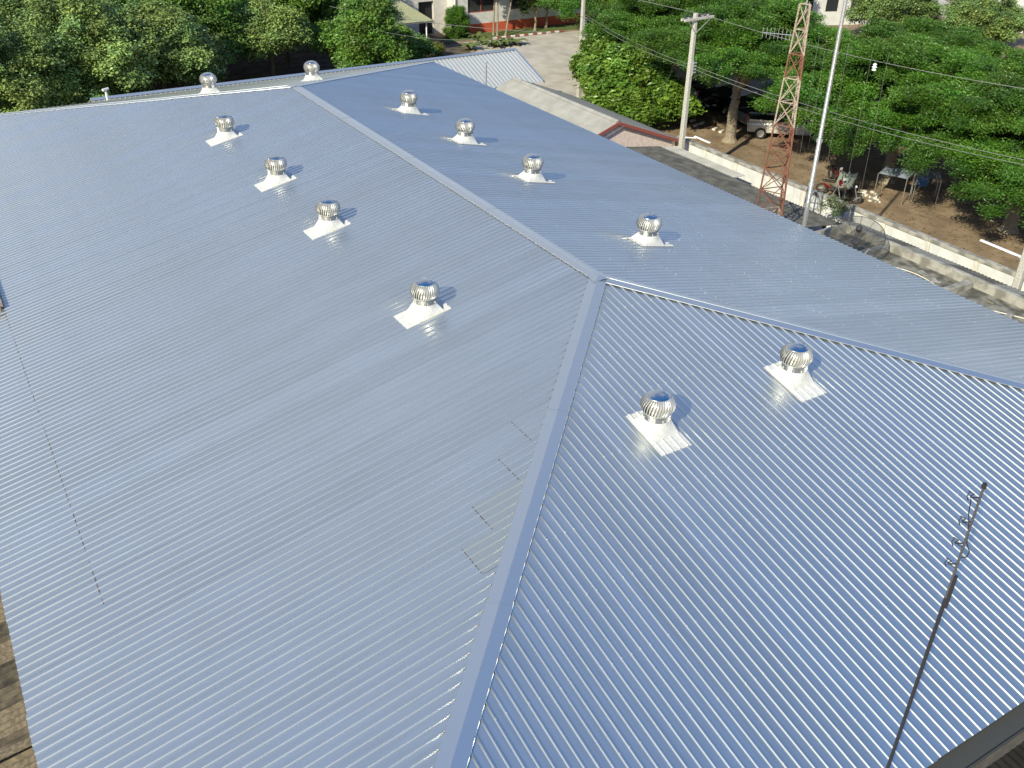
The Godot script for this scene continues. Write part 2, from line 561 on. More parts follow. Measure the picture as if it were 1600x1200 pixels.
func make_vent(slope: float) -> Node3D:
	var t := Node3D.new()
	var ang := atan(slope)
	var bs := Basis(Vector3(0, 0, 1), ang)
	# flashing sheet with the ribs of the roof
	var prof := rib_profile(SHEET, 4, RIBH + 0.004, false)
	var st := mb()
	for i in prof.size() - 1:
		var a: Array = prof[i]
		var b: Array = prof[i + 1]
		var z0: float = a[0] - SHEET * 0.5
		var z1: float = b[0] - SHEET * 0.5
		quad(st, bs * Vector3(-0.74, a[1] + 0.016, z0), bs * Vector3(0.56, a[1] + 0.016, z0), bs * Vector3(0.56, b[1] + 0.016, z1), bs * Vector3(-0.74, b[1] + 0.016, z1))
		quad(st, bs * Vector3(-0.74, a[1] + 0.016, z0), bs * Vector3(-0.74, b[1] + 0.016, z1), bs * Vector3(-0.742, b[1] + 0.002, z1), bs * Vector3(-0.742, a[1] + 0.002, z0))
	obj("flashing", st, M.flash, t)
	# skirt: square foot on the slope to a round, level neck
	var sk := mb()
	var n := 32
	var neck := 0.285
	var ny := 0.31
	var rows := 4
	var rings := []
	for r in rows + 1:
		var f := float(r) / rows
		var ring := []
		for i in n:
			var an := TAU * i / n
			var cx := cos(an)
			var cz := sin(an)
			var q := 1.0 / maxf(absf(cx), absf(cz))
			var foot: Vector3 = bs * Vector3(cx * q * 0.375, 0.02, cz * q * 0.375)
			var top := Vector3(cx * neck, ny, cz * neck)
			var g := pow(f, 0.93)
			var p := foot.lerp(top, f)
			var rr := Vector2(foot.x, foot.z).lerp(Vector2(top.x, top.z), g)
			ring.append(Vector3(rr.x, p.y, rr.y))
		rings.append(ring)
	for r in rows:
		for i in n:
			quad(sk, rings[r][i], rings[r + 1][i], rings[r + 1][(i + 1) % n], rings[r][(i + 1) % n])
	obj("skirt", sk, M.flash, t)
	var co := mb()
	lathe(co, [[0.29, ny - 0.01], [0.295, ny - 0.01], [0.295, ny + 0.10], [0.305, ny + 0.105], [0.305, ny + 0.12], [0.27, ny + 0.12]], 32)
	sobj("collar", co, M.collar, t)
	for i in 8:
		var an := TAU * (i + 0.3) / 8
		var bo := mb()
		box(bo, Vector3(cos(an) * 0.302, ny + 0.03, sin(an) * 0.302), Vector3(0.018, 0.05, 0.012), Basis(Vector3.UP, -an))
		obj("bolt", bo, M.flash, t)
	# inner drum so that one does not look straight through
	var dr := mb()
	lathe(dr, [[0.20, ny + 0.12], [0.22, ny + 0.30], [0.20, ny + 0.46]], 16)
	sobj("inner_drum", dr, M.galv, t)
	# vanes: curved blades leaning round the head
	var vm := mb()
	var seg := 9
	var inner := []
	var outer := []
	for s in seg + 1:
		var f := float(s) / seg
		var th := lerpf(-0.74, 1.02, f)
		var r := 0.095 + 0.280 * cos(th)
		var y := ny + 0.305 + 0.250 * sin(th)
		var tw := -0.26 * f + 0.13
		outer.append(Vector3(cos(tw) * r, y, sin(tw) * r))
		var ri := r - 0.040 * cos(th)
		var ti := tw + 0.175
		inner.append(Vector3(cos(ti) * ri, y, sin(ti) * ri))
	var mid := []
	for s in seg + 1:
		var m2: Vector3 = (inner[s] + outer[s]) * 0.5
		var out := Vector3(m2.x, 0, m2.z).normalized()
		mid.append(m2 + out * 0.018)
	for s in seg:
		quad(vm, outer[s], mid[s], mid[s + 1], outer[s + 1])
		quad(vm, mid[s], inner[s], inner[s + 1], mid[s + 1])
	vm.set_smooth_group(0)
	var vane_mesh := mesh_of(vm)
	for i in 34:
		var v := put("vane", vane_mesh, M.steel, t)
		v.rotation.y = TAU * i / 34
	var tp := mb()
	lathe(tp, [[0.236, ny + 0.505], [0.252, ny + 0.512], [0.252, ny + 0.524], [0.240, ny + 0.532], [0.20, ny + 0.556], [0.14, ny + 0.580], [0.07, ny + 0.593], [0.0, ny + 0.597]], 36)
	sobj("dome_cap", tp, M.dome, t)
	var br := mb()
	lathe(br, [[0.30, ny + 0.125], [0.315, ny + 0.135], [0.315, ny + 0.155], [0.30, ny + 0.16]], 32)
	sobj("bottom_ring", br, M.steel, t)
	return t

func place_vent(pos: Vector3, turn: float, slope: float, label: String, spin: float) -> void:
	var key := "%.3f" % slope
	if not vent_proto.has(key):
		vent_proto[key] = make_vent(slope)
	var v: Node3D = vent_proto[key].duplicate()
	v.name = numbered("turbine_ventilator")
	add_child(v)
	v.position = pos
	v.rotation.y = turn + rng.randf_range(-0.004, 0.004)
	var wear := rng.randf_range(0.0, 0.7)
	for ch in v.get_children():
		if String(ch.name).begins_with("vane"):
			ch.rotation.y += spin
			if rng.randf() < wear: ch.material_override = M.steel_dull
	tag(v, label, "roof vent", "turbine ventilators on the metal roof")

# the flashings sit rib over rib
func on_rib(v: float, start: float) -> float:
	return start + snappedf(v - start, SHEET / 4)

func build_vents() -> void:
	var l := [[-3.98, -19.06], [-3.95, -13.31], [-3.97, -8.48], [-4.01, -1.95]]
	var names_l := ["first turbine vent from the far hip in the row on the pale sunlit slope", "second turbine vent from the far hip on the pale sunlit slope", "third turbine vent from the far hip on the pale sunlit slope", "turbine vent on the pale sunlit slope beside the near end of the ridge"]
	for i in 4:
		place_vent(Vector3(l[i][0], RY + T * l[i][0], on_rib(l[i][1], 3.37)), 0.0, T, names_l[i], i * 0.07)
	var r := [[3.71, -18.55], [3.79, -13.92], [3.72, -8.97], [3.77, -2.56]]
	var names_r := ["first turbine vent from the far hip on the bluer slope above the yard", "second turbine vent from the far hip on the bluer slope above the yard", "third turbine vent from the far hip on the bluer slope above the yard", "fourth turbine vent from the far hip on the bluer slope above the yard"]
	for i in 4:
		place_vent(Vector3(r[i][0], RY - T * r[i][0], on_rib(r[i][1], -RL - HF)), PI, T, names_r[i], i * 0.09)
	place_vent(Vector3(on_rib(-2.0, 0.0), RY - TN * 5.03, 5.03), PI / 2, TN, "turbine vent on the strongly striped hip slope, on the side of the pale slope", 0.03)
	place_vent(Vector3(on_rib(2.15, 0.0), RY - TN * 5.0, 5.0), PI / 2, TN, "turbine vent on the strongly striped hip slope, on the side of the yard", 0.11)
	place_vent(Vector3(on_rib(-2.67, 0.0), RY - TF * 3.66, -25.66), -PI / 2, TF, "turbine vent behind the far hip line, on the side of the pale slope", 0.05)
	place_vent(Vector3(on_rib(2.24, 0.0), RY - TF * 3.95, -25.95), -PI / 2, TF, "turbine vent behind the far hip line, just past the far end of the ridge", 0.02)

# ---------------------------------------------------------------- corrugated sheets of older roofs
# o: one upper corner; u: direction across the corrugations; d: downhill; rows of separate sheets
func corrugated(parent: Node3D, called: String, o: Vector3, u: Vector3, d: Vector3, width: float, length: float, pitch: float, amp: float, m: Material, sheet_w: float, tone: Array = []) -> void:
	var n := u.cross(d).normalized()
	if n.y < 0: n = -n
	var cnt := int(ceil(width / sheet_w))
	var sw := width / cnt
	for k in cnt:
		var st := mb()
		st.set_smooth_group(0)
		var steps := int(maxf(4, round(sw / pitch * 6)))
		var lift := rng.randf_range(0.0, 0.006)
		var le := length + rng.randf_range(-0.04, 0.04)
		for i in steps:
			var a := k * sw + sw * i / steps
			var b := k * sw + sw * (i + 1) / steps
			var ha := amp * sin(TAU * a / pitch) + lift
			var hb := amp * sin(TAU * b / pitch) + lift
			quad(st, o + u * a + n * ha, o + u * a + d * le + n * ha, o + u * b + d * le + n * hb, o + u * b + n * hb)
		obj(called, st, m if tone.is_empty() else tone[rng.randi() % tone.size()], parent)

# ---------------------------------------------------------------- trees
var clumps := {}

func leaf_clump(kind: String, seed_: int) -> ArrayMesh:
	var r := RandomNumberGenerator.new()
	r.seed = seed_
	var st := mb()
	var n := 9
	var ln := 0.20
	var wd := 0.11
	var rad := 0.26
	var flat := 0.8
	if kind == "feather":
		n = 18; ln = 0.15; wd = 0.060; rad = 0.26; flat = 0.45
	elif kind == "big":
		n = 10; ln = 0.24; wd = 0.14; rad = 0.28; flat = 0.8
	elif kind == "fine":
		n = 14; ln = 0.09; wd = 0.05; rad = 0.15; flat = 0.9
	for i in n:
		var c := Vector3(r.randf_range(-1, 1), r.randf_range(-1, 1) * flat, r.randf_range(-1, 1)) * rad
		var az := r.randf() * TAU
		var dir := Vector3(cos(az), r.randf_range(-0.7, 0.25), sin(az)).normalized()
		var nor := (Vector3(r.randf_range(-1.3, 1.3), 1.0, r.randf_range(-1.3, 1.3))).normalized()
		var side := dir.cross(nor).normalized()
		nor = side.cross(dir).normalized()
		var l := ln * r.randf_range(0.7, 1.25)
		var w := wd * r.randf_range(0.7, 1.2) * 0.5
		var a := c - dir * l * 0.5
		var e := c + dir * l * 0.5 - nor * l * 0.10
		var m := c - nor * w * 0.35 - dir * l * 0.05
		tri(st, a, m + side * w + nor * w * 0.6, e)
		tri(st, a, e, m - side * w + nor * w * 0.6)
	return mesh_of(st)

func clump_of(kind: String) -> ArrayMesh:
	if not clumps.has(kind): clumps[kind] = leaf_clump(kind, 91 + clumps.size())
	return clumps[kind]

# crown from lobes; each lobe = [centre, radii]; sub-clumps on the lobes, leaf clumps on the sub-clumps
func crown(parent: Node3D, lobes: Array, subs_per_m2: float, leaves: int, sub_r: float, kind: String, tint: Color, seed_: int, flatten: float = 0.75, fill: float = 0.18, down: float = -0.45) -> Array:
	var r := RandomNumberGenerator.new()
	r.seed = seed_
	var xf: Array[Transform3D] = []
	var col: Array[Color] = []
	var heads := []
	for lb in lobes:
		var c: Vector3 = lb[0]
		var rad: Vector3 = lb[1]
		var area := 4.0 * PI * pow((pow(rad.x * rad.y, 1.6) + pow(rad.x * rad.z, 1.6) + pow(rad.y * rad.z, 1.6)) / 3.0, 1.0 / 1.6)
		var n := int(area * subs_per_m2)
		var lt := r.randf_range(0.80, 1.20)
		for i in n:
			var y := r.randf_range(down, 1.0)
			var az := r.randf() * TAU
			var h := sqrt(maxf(0.0, 1.0 - y * y))
			var f := r.randf_range(0.80, 1.08) if r.randf() > fill else r.randf_range(0.35, 0.8)
			var sc := c + Vector3(cos(az) * h * rad.x, y * rad.y, sin(az) * h * rad.z) * f
			heads.append(sc)
			var sr := sub_r * r.randf_range(0.6, 1.35)
			var tone := lt * r.randf_range(0.70, 1.25)
			var warm := r.randf_range(-0.12, 0.16)
			for k in int(leaves * sr * sr / (sub_r * sub_r)) + 4:
				var v := Vector3(r.randfn(), r.randfn(), r.randfn()).normalized()
				if v.y < -0.2 and r.randf() < 0.6: v.y = -v.y
				var p := sc + Vector3(v.x, v.y * flatten, v.z) * sr * pow(r.randf(), 0.4)
				var b := Basis(Vector3.UP, r.randf() * TAU) * Basis(Vector3.RIGHT, r.randf_range(-0.5, 0.5))
				var s := r.randf_range(0.75, 1.3)
				xf.append(Transform3D(b.scaled(Vector3(s, s, s)), p))
				var q := tone * r.randf_range(0.8, 1.2)
				col.append(Color(tint.r * q * (1.0 + warm), tint.g * q, tint.b * q * (1.0 - warm)))
	var mm := MultiMesh.new()
	mm.transform_format = MultiMesh.TRANSFORM_3D
	mm.use_colors = true
	mm.mesh = clump_of(kind)
	mm.instance_count = xf.size()
	for i in xf.size():
		mm.set_instance_transform(i, xf[i])
		mm.set_instance_color(i, col[i])
	var o := MultiMeshInstance3D.new()
	o.name = "crown"
	o.multimesh = mm
	o.material_override = M.leaf_gloss if kind == "big" else M.leaf
	o.set_meta("kind", "stuff")
	parent.add_child(o, true)
	leaf_total += xf.size()
	return heads

var leaf_total := 0

func trunk_and_limbs(t: Node3D, h: float, r0: float, lobes: Array, m: Material, seed_: int, limbs: int = 6, lean: Vector3 = Vector3.ZERO) -> void:
	var r := RandomNumberGenerator.new()
	r.seed = seed_
	var st := mb()
	var pts := []
	for i in 6:
		var f := i / 5.0
		pts.append(Vector3(r.randf_range(-1, 1) * 0.10 * f, h * f, r.randf_range(-1, 1) * 0.10 * f) + lean * f)
	# flared foot
	tube(st, Vector3(0, -0.05, 0), pts[0] + Vector3(0, 0.25, 0), r0 * 1.7, r0 * 1.1, 10, false)
	path(st, pts, r0 * 1.1, r0 * 0.7, 10)
	sobj("trunk", st, m, t)
	var top: Vector3 = pts[5]
	for i in limbs:
		var lb: Array = lobes[i % lobes.size()]
		var c: Vector3 = lb[0]
		var rad: Vector3 = lb[1]
		var az := TAU * (i + r.randf() * 0.6) / limbs
		var end := c + Vector3(cos(az) * rad.x * 0.62, rad.y * r.randf_range(0.0, 0.45), sin(az) * rad.z * 0.62)
		var ls := mb()
		var q := []
		for k in 5:
			var f := k / 4.0
			var p := (top - Vector3(0, 0.3, 0)).lerp(end, f)
			p.y += sin(f * PI) * 0.25
			if k > 0 and k < 4: p += Vector3(r.randf_range(-0.25, 0.25), 0, r.randf_range(-0.25, 0.25))
			q.append(p)
		path(ls, q, r0 * 0.55, r0 * 0.12, 7)
		sobj("limb", ls, m, t)

# a broad-leaved tree from its base
func tree(called: String, label: String, where: Vector3, lobes: Array, trunk_h: float, trunk_r: float, kind: String, tint: Color, seed_: int, group: String, dens: float = 1.0, leaves: int = 34, sub_r: float = 0.85, bark: String = "trunk", down: float = -0.45) -> Node3D:
	var t := thing(called, label, "tree", where, 0.0, group)
	trunk_and_limbs(t, trunk_h, trunk_r, lobes, M[bark], seed_)
	crown(t, lobes, dens, leaves, sub_r, kind, tint, seed_ + 5, 0.75, 0.18, down)
	return t

func rain_tree(where: Vector3, rad: float, h: float, seed_: int, label: String, tr: float, droop: Array = [], lowest: float = 3.6) -> void:
	var r := RandomNumberGenerator.new()
	r.seed = seed_
	var lobes := []
	var n := 14
	for i in 5:
		var az := TAU * (i + r.randf()) / 5
		lobes.append([Vector3(cos(az) * rad * 0.27, h - 1.0 - r.randf() * 0.9, sin(az) * rad * 0.27), Vector3(rad * 0.36, r.randf_range(0.7, 1.2), rad * 0.36)])
	for i in n:
		var az := TAU * (i + r.randf_range(-0.3, 0.3)) / n
		var q := r.randf_range(0.48, 0.78)
		var s := rad * r.randf_range(0.24, 0.38)
		lobes.append([Vector3(cos(az) * rad * q, h - 1.3 - q * 1.2 - r.randf_range(0.0, 2.4), sin(az) * rad * q), Vector3(s, r.randf_range(0.45, 0.85), s)])
	for l in lobes: l[0].y = maxf(l[0].y, lowest + r.randf_range(0.0, 0.6))
	for q in droop:
		lobes.append([q[0], q[1]])
	var t := thing("rain_tree", label, "tree", where, 0.0, "spreading trees shading the car park")
	trunk_and_limbs(t, h * 0.40, tr, lobes, M.trunk_pale, seed_, 11)
	crown(t, lobes, 0.80, 27, 0.62, "feather", Color(0.058, 0.145, 0.014), seed_ + 3, 0.5, 0.22, -0.5)

# ---------------------------------------------------------------- vehicles
# body from side profiles: stations along z, car's front towards +z
func loft(st: SurfaceTool, rows: Array) -> void:
	for i in rows.size() - 1:
		var a: Array = rows[i]
		var b: Array = rows[i + 1]
		for k in a.size() - 1:
			quad(st, a[k], b[k], b[k + 1], a[k + 1])

# cross-section ring at z: half width w, from y0 to y1, rounded shoulders
func ring(z: float, w: float, y0: float, y1: float, tumble: float = 0.04) -> Array:
	var e := minf(0.10, (y1 - y0) * 0.3)
	return [Vector3(-w + 0.05, y0, z), Vector3(-w, y0 + 0.08, z), Vector3(-w, lerpf(y0, y1, 0.55), z), Vector3(-w + tumble, y1 - e, z), Vector3(-w + tumble + e, y1, z), Vector3(w - tumble - e, y1, z), Vector3(w - tumble, y1 - e, z), Vector3(w, lerpf(y0, y1, 0.55), z), Vector3(w, y0 + 0.08, z), Vector3(w - 0.05, y0, z)]

func wheel(t: Node3D, x: float, z: float, r: float) -> void:
	var st := mb()
	var s := signf(x)
	var b := Basis(Vector3(0, 0, 1), -PI / 2)
	lathe(st, [[r * 0.62, -0.10], [r * 0.95, -0.10], [r, -0.06], [r, 0.06], [r * 0.95, 0.10], [r * 0.62, 0.10]], 20, Vector3(x, r, z), b)
	var w := sobj("wheel", st, M.rubber, t)
	var rm := mb()
	lathe(rm, [[0.0, 0.085 * s], [r * 0.25, 0.09 * s], [r * 0.55, 0.07 * s], [r * 0.64, 0.098 * s]], 16, Vector3(x, r, z), b)
	obj("rim", rm, M.galv, w)

func car(called: String, label: String, where: Vector3, turn: float, paint: Color, kind: String) -> void:
	var t := thing(called, label, "pickup truck" if kind == "pickup" else "car", where, turn, "vehicles parked under the trees")
	var pm := mat(paint, 0.25, 0.1)
	pm.clearcoat_enabled = true
	pm.clearcoat = 1.0
	pm.clearcoat_roughness = 0.05
	var L := 4.4 if kind == "sedan" else 5.1
	var w := 0.86 if kind == "sedan" else 0.90
	var hL := L * 0.5
	var y0 := 0.28 if kind == "sedan" else 0.42
	var hood := 0.90 if kind == "sedan" else 1.12
	var st := mb()
	st.set_smooth_group(0)
	var rows := []
	if kind == "sedan":
		for q in [[-hL, 0.66, 0.45, 0.80], [-hL + 0.12, 0.80, 0.32, 0.98], [-hL + 0.7, w, y0, 1.02], [-0.6, w, y0, 0.98], [0.75, w, y0, 0.95], [hL - 0.5, w, y0, 0.84], [hL - 0.12, 0.80, 0.32, 0.72], [hL, 0.66, 0.42, 0.62]]:
			rows.append(ring(q[0], q[1], q[2], q[3]))
	else:
		for q in [[-hL, 0.84, 0.55, 1.06], [-hL + 0.06, w, y0, 1.10], [-0.75, w, y0, 1.10], [0.9, w, y0, 1.10], [hL - 0.6, w, y0, 1.04], [hL - 0.12, 0.82, 0.45, 0.92], [hL, 0.70, 0.52, 0.82]]:
			rows.append(ring(q[0], q[1], q[2], q[3]))
	loft(st, rows)
	for e in [rows[0], rows[rows.size() - 1]]:
		for k in range(1, e.size() - 1): tri(st, e[0], e[k], e[k + 1])
	obj("body", st, pm, t)
	# cabin: glass band with a painted roof on pillars
	var c0 := -1.75 if kind == "sedan" else -0.80
	var c1 := 1.05 if kind == "sedan" else 1.25
	var r0 := -1.05 if kind == "sedan" else -0.62
	var r1 := 0.28 if kind == "sedan" else 0.45
	var rh := 1.44 if kind == "sedan" else 1.72
	var g := mb()
	var lo := hood + 0.05
	var B := [Vector3(-w + 0.10, lo, c0), Vector3(w - 0.10, lo, c0), Vector3(w - 0.10, lo, c1), Vector3(-w + 0.10, lo, c1)]
	var U := [Vector3(-w + 0.24, rh - 0.05, r0), Vector3(w - 0.24, rh - 0.05, r0), Vector3(w - 0.24, rh - 0.05, r1), Vector3(-w + 0.24, rh - 0.05, r1)]
	for i in 4:
		quad(g, B[i], U[i], U[(i + 1) % 4], B[(i + 1) % 4])
	obj("window", g, M.glass, t)
	var rf := mb()
	cbox(rf, Vector3(0, rh - 0.025, (r0 + r1) * 0.5), Vector3(2 * w - 0.44, 0.07, r1 - r0 + 0.08), 0.03)
	for i in 4:
		tube(rf, B[i], U[i], 0.035, 0.035, 5)
	for s in [-1, 1]:
		tube(rf, Vector3(s * (w - 0.095), lo, -0.1), Vector3(s * (w - 0.235), rh - 0.04, -0.1), 0.035, 0.03, 5)
	obj("roof", rf, pm, t)
	if kind == "pickup":
		var bd := mb()
		box(bd, Vector3(0, 1.112, -hL + 0.86), Vector3(2 * w - 0.24, 0.012, 1.5))
		obj("cargo_bed", bd, M.black, t)
		for s in [-1, 1]:
			var rl := mb(); cbox(rl, Vector3(s * (w - 0.07), 1.15, -hL + 0.86), Vector3(0.09, 0.12, 1.6), 0.02); obj("bed_rail", rl, pm, t)
		var tg := mb(); cbox(tg, Vector3(0, 0.98, -hL - 0.01), Vector3(1.35, 0.42, 0.06), 0.02); obj("tailgate", tg, pm, t)
	var wr := 0.31 if kind == "sedan" else 0.37
	for s in [-1, 1]:
		wheel(t, s * (w - 0.08), hL - 0.85, wr)
		wheel(t, s * (w - 0.08), -hL + 0.85, wr)
		var hl := mb(); cbox(hl, Vector3(s * 0.58, hood - 0.24, hL - 0.085), Vector3(0.28, 0.13, 0.10), 0.03, Basis(Vector3.UP, s * 0.35)); obj("headlight", hl, M.headlight, t)
		var tl := mb(); cbox(tl, Vector3(s * 0.72, hood - 0.08, -hL + 0.03), Vector3(0.16, 0.26, 0.10), 0.02); obj("taillight", tl, M.taillight, t)
		var mi := mb(); cbox(mi, Vector3(s * (w + 0.08), hood + 0.10, c1 - 0.45), Vector3(0.16, 0.12, 0.08), 0.03); obj("mirror", mi, pm, t)
	var pl := mb(); box(pl, Vector3(0, 0.52, hL + 0.01), Vector3(0.36, 0.14, 0.02)); obj("number_plate", pl, M.plate, t)
	var gr := mb(); cbox(gr, Vector3(0, hood - 0.27, hL - 0.03), Vector3(0.72, 0.12, 0.06), 0.02); obj("grille", gr, M.black, t)
	var bp := mb(); cbox(bp, Vector3(0, 0.42, hL - 0.02), Vector3(1.5, 0.10, 0.10), 0.03); obj("bumper", bp, M.dark_metal, t)

func motorbike(label: String, where: Vector3, turn: float, paint: Color) -> void:
	var t := thing("motorbike", label, "motorbike", where, turn, "motorbikes by the boundary wall")
	var pm := mat(paint, 0.3)
	for z in [-0.62, 0.62]:
		var w := mb()
		lathe(w, [[0.20, -0.03], [0.28, -0.04], [0.30, 0.0], [0.28, 0.04], [0.20, 0.03]], 18, Vector3(0, 0.30, z), Basis(Vector3(0, 0, 1), PI / 2))
		var wo := sobj("wheel", w, M.rubber, t)
		var sp := mb()
		for i in 5:
			var a := PI * i / 5
			tube(sp, Vector3(0, 0.30 + sin(a) * 0.22, z + cos(a) * 0.22), Vector3(0, 0.30 - sin(a) * 0.22, z - cos(a) * 0.22), 0.008, 0.008, 4)
		obj("spoke", sp, M.galv, wo)
	var f := mb(); path(f, [Vector3(0, 0.92, 0.42), Vector3(0, 0.55, 0.20), Vector3(0, 0.40, -0.15), Vector3(0, 0.62, -0.62)], 0.06, 0.045, 7); obj("frame", f, pm, t)
	var fk := mb()
	for s in [-0.06, 0.06]: tube(fk, Vector3(s, 0.95, 0.40), Vector3(s, 0.30, 0.62), 0.022, 0.022, 6)
	obj("fork", fk, M.galv, t)
	var sh := mb(); cbox(sh, Vector3(0, 0.66, 0.33), Vector3(0.34, 0.46, 0.10), 0.04, Basis(Vector3.RIGHT, -0.35)); obj("leg_shield", sh, pm, t)
	var fe := mb(); cbox(fe, Vector3(0, 0.60, 0.64), Vector3(0.11, 0.06, 0.44), 0.025); obj("mudguard", fe, pm, t)
	var se := mb(); cbox(se, Vector3(0, 0.76, -0.28), Vector3(0.24, 0.10, 0.70), 0.04); obj("seat", se, M.black, t)
	var en := mb(); cbox(en, Vector3(0, 0.38, 0.02), Vector3(0.24, 0.22, 0.34), 0.05); obj("engine", en, M.dark_metal, t)
	var hb := mb(); path(hb, [Vector3(-0.33, 0.98, 0.28), Vector3(-0.1, 1.0, 0.38), Vector3(0.1, 1.0, 0.38), Vector3(0.33, 0.98, 0.28)], 0.018, 0.018, 6); obj("handlebar", hb, M.dark_metal, t)
	var hl := mb(); lathe(hl, [[0.0, 0.05], [0.06, 0.04], [0.08, 0.0], [0.05, -0.06]], 12, Vector3(0, 0.95, 0.48), Basis(Vector3.RIGHT, PI / 2)); obj("headlight", hl, M.headlight, t)

# ---------------------------------------------------------------- street furniture
func wire(label: String, a: Vector3, b: Vector3, sag: float, r: float, m: Material, group: String = "overhead wires along the wall") -> void:
	var st := mb()
	var pts := []
	for i in 17:
		var f := i / 16.0
		pts.append(a.lerp(b, f) - Vector3(0, sag * 4.0 * f * (1.0 - f), 0))
	path(st, pts, r, r, 5)
	var o := obj("overhead_wire", st, m)
	tag(o, label, "wire", group)

func concrete_pole(label: String, where: Vector3, h: float, arm: bool, lamp_y: float) -> void:
	var t := thing("utility_pole", label, "utility pole", where, 0.0, "concrete utility poles along the boundary wall")
	var st := mb()
	var b0 := 0.15
	var b1 := 0.10
	var rings := []
	for q in [[0.0, b0], [h, b1]]:
		var r := []
		for k in [[-1, -0.7], [-0.7, -1], [0.7, -1], [1, -0.7], [1, 0.7], [0.7, 1], [-0.7, 1], [-1, 0.7]]:
			r.append(Vector3(k[0] * q[1], q[0], k[1] * q[1]))
		rings.append(r)
	for k in 8: quad(st, rings[0][k], rings[1][k], rings[1][(k + 1) % 8], rings[0][(k + 1) % 8])
	for k in range(1, 7): tri(st, rings[1][0], rings[1][k], rings[1][k + 1])
	obj("shaft", st, M.pole, t)
	if arm:
		for zz in [-0.13, 0.13]:
			var ar := mb(); cbox(ar, Vector3(0.15, h - 0.25, zz), Vector3(1.9, 0.13, 0.10), 0.015, Basis(Vector3(0, 0, 1), 0.03)); obj("crossarm", ar, M.pole, t)
		for xx in [-0.70, -0.35, 0.25, 0.60, 0.95]:
			var ins := mb()
			lathe(ins, [[0.02, 0.0], [0.07, 0.02], [0.04, 0.06], [0.075, 0.09], [0.03, 0.15], [0.0, 0.17]], 10, Vector3(xx, h - 0.18, 0.0))
			sobj("insulator", ins, M.dark_metal, t)
		var br := mb()
		tube(br, Vector3(-0.6, h - 0.3, 0.2), Vector3(0, h - 0.95, 0.12), 0.02, 0.02, 5)
		tube(br, Vector3(0.8, h - 0.3, 0.2), Vector3(0, h - 0.95, 0.12), 0.02, 0.02, 5)
		obj("brace", br, M.galv, t)
	var bk := mb()
	for k in 4:
		tube(bk, Vector3(0.08, h - 2.4 - k * 0.16, 0.14), Vector3(0.26, h - 2.4 - k * 0.16, 0.14), 0.035, 0.05, 8)
	box(bk, Vector3(0.09, h - 2.65, 0.14), Vector3(0.03, 0.75, 0.04))
	obj("spool_rack", bk, M.galv, t)
	if lamp_y > 0.0:
		var lm := thing("tube_lamp", "white fluorescent street lamp on an arm of the %s" % ("pole with crossarm" if arm else "pole beside the stained parapet"), "street lamp", where, 0.0, "fluorescent lamps on the utility poles")
		var dirz := 1.0 if arm else -1.0
		var am := mb(); tube(am, Vector3(0.10, lamp_y, 0.1 * dirz), Vector3(0.45, lamp_y + 0.04, 0.55 * dirz), 0.02, 0.02, 6); obj("arm", am, M.galv, lm)
		var bd := mb(); cbox(bd, Vector3(0.55, lamp_y + 0.04, (0.95 if arm else 1.35) * dirz), Vector3(0.13, 0.07, 1.3 if arm else 1.9), 0.02, Basis(Vector3.UP, -0.05)); obj("lamp_housing", bd, M.lamp, lm)

func lattice_tower(where: Vector3) -> void:
	var t := thing("lattice_mast", "rusty red and white three-legged lattice radio mast behind the roof edge", "mast", where, 0.35)
	var H := 11.7
	var n := 13
	var bands := [0.0, 3.0, 5.0, 7.05, 8.95, 10.1, 12.0]
	for i in n:
		var y0 := H * i / n
		var y1 := H * (i + 1) / n
		var m: Material = M.tower_red
		var ym := (y0 + y1) * 0.5
		if (ym > 6.9 and ym < 8.95) or ym > 10.1 or ym < 3.4: m = M.tower_white
		var ra := lerpf(0.86, 0.24, y0 / H)
		var rb := lerpf(0.86, 0.24, y1 / H)
		for k in 3:
			var a := TAU * k / 3
			var b := TAU * (k + 1) / 3
			var p0 := Vector3(cos(a) * ra, y0, sin(a) * ra)
			var p1 := Vector3(cos(a) * rb, y1, sin(a) * rb)
			var q0 := Vector3(cos(b) * ra, y0, sin(b) * ra)
			var q1 := Vector3(cos(b) * rb, y1, sin(b) * rb)
			var lg := mb(); tube(lg, p0, p1, 0.036, 0.036, 7); obj("leg", lg, m, t)
			var br := mb(); tube(br, p0, q1, 0.019, 0.019, 5); tube(br, q0, p1, 0.019, 0.019, 5); obj("cross_brace", br, m, t)
			var hz := mb(); tube(hz, p1, q1, 0.022, 0.022, 5); obj("horizontal_brace", hz, m, t)
	var pt := mb(); tube(pt, Vector3(0, H - 0.3, 0), Vector3(0, H + 2.2, 0), 0.03, 0.02, 6); obj("top_pipe", pt, M.galv, t)
	# directional aerial on a side arm
	var y := thing("directional_aerial", "small many-rod directional aerial fixed to the lattice mast", "aerial", where + Vector3(0, 10.55, 0))
	var bm := mb(); tube(bm, Vector3(-0.05, 0, -0.1), Vector3(-0.25, -0.15, -1.75), 0.016, 0.016, 6); obj("boom", bm, M.galv, y)
	for i in 10:
		var f := i / 9.0
		var c := Vector3(-0.05, 0, -0.1).lerp(Vector3(-0.25, -0.15, -1.75), f)
		var el := mb(); tube(el, c - Vector3(0.0, 0.20, 0.0), c + Vector3(0.0, 0.20, 0.0), 0.008, 0.008, 4); obj("rod", el, M.galv, y)

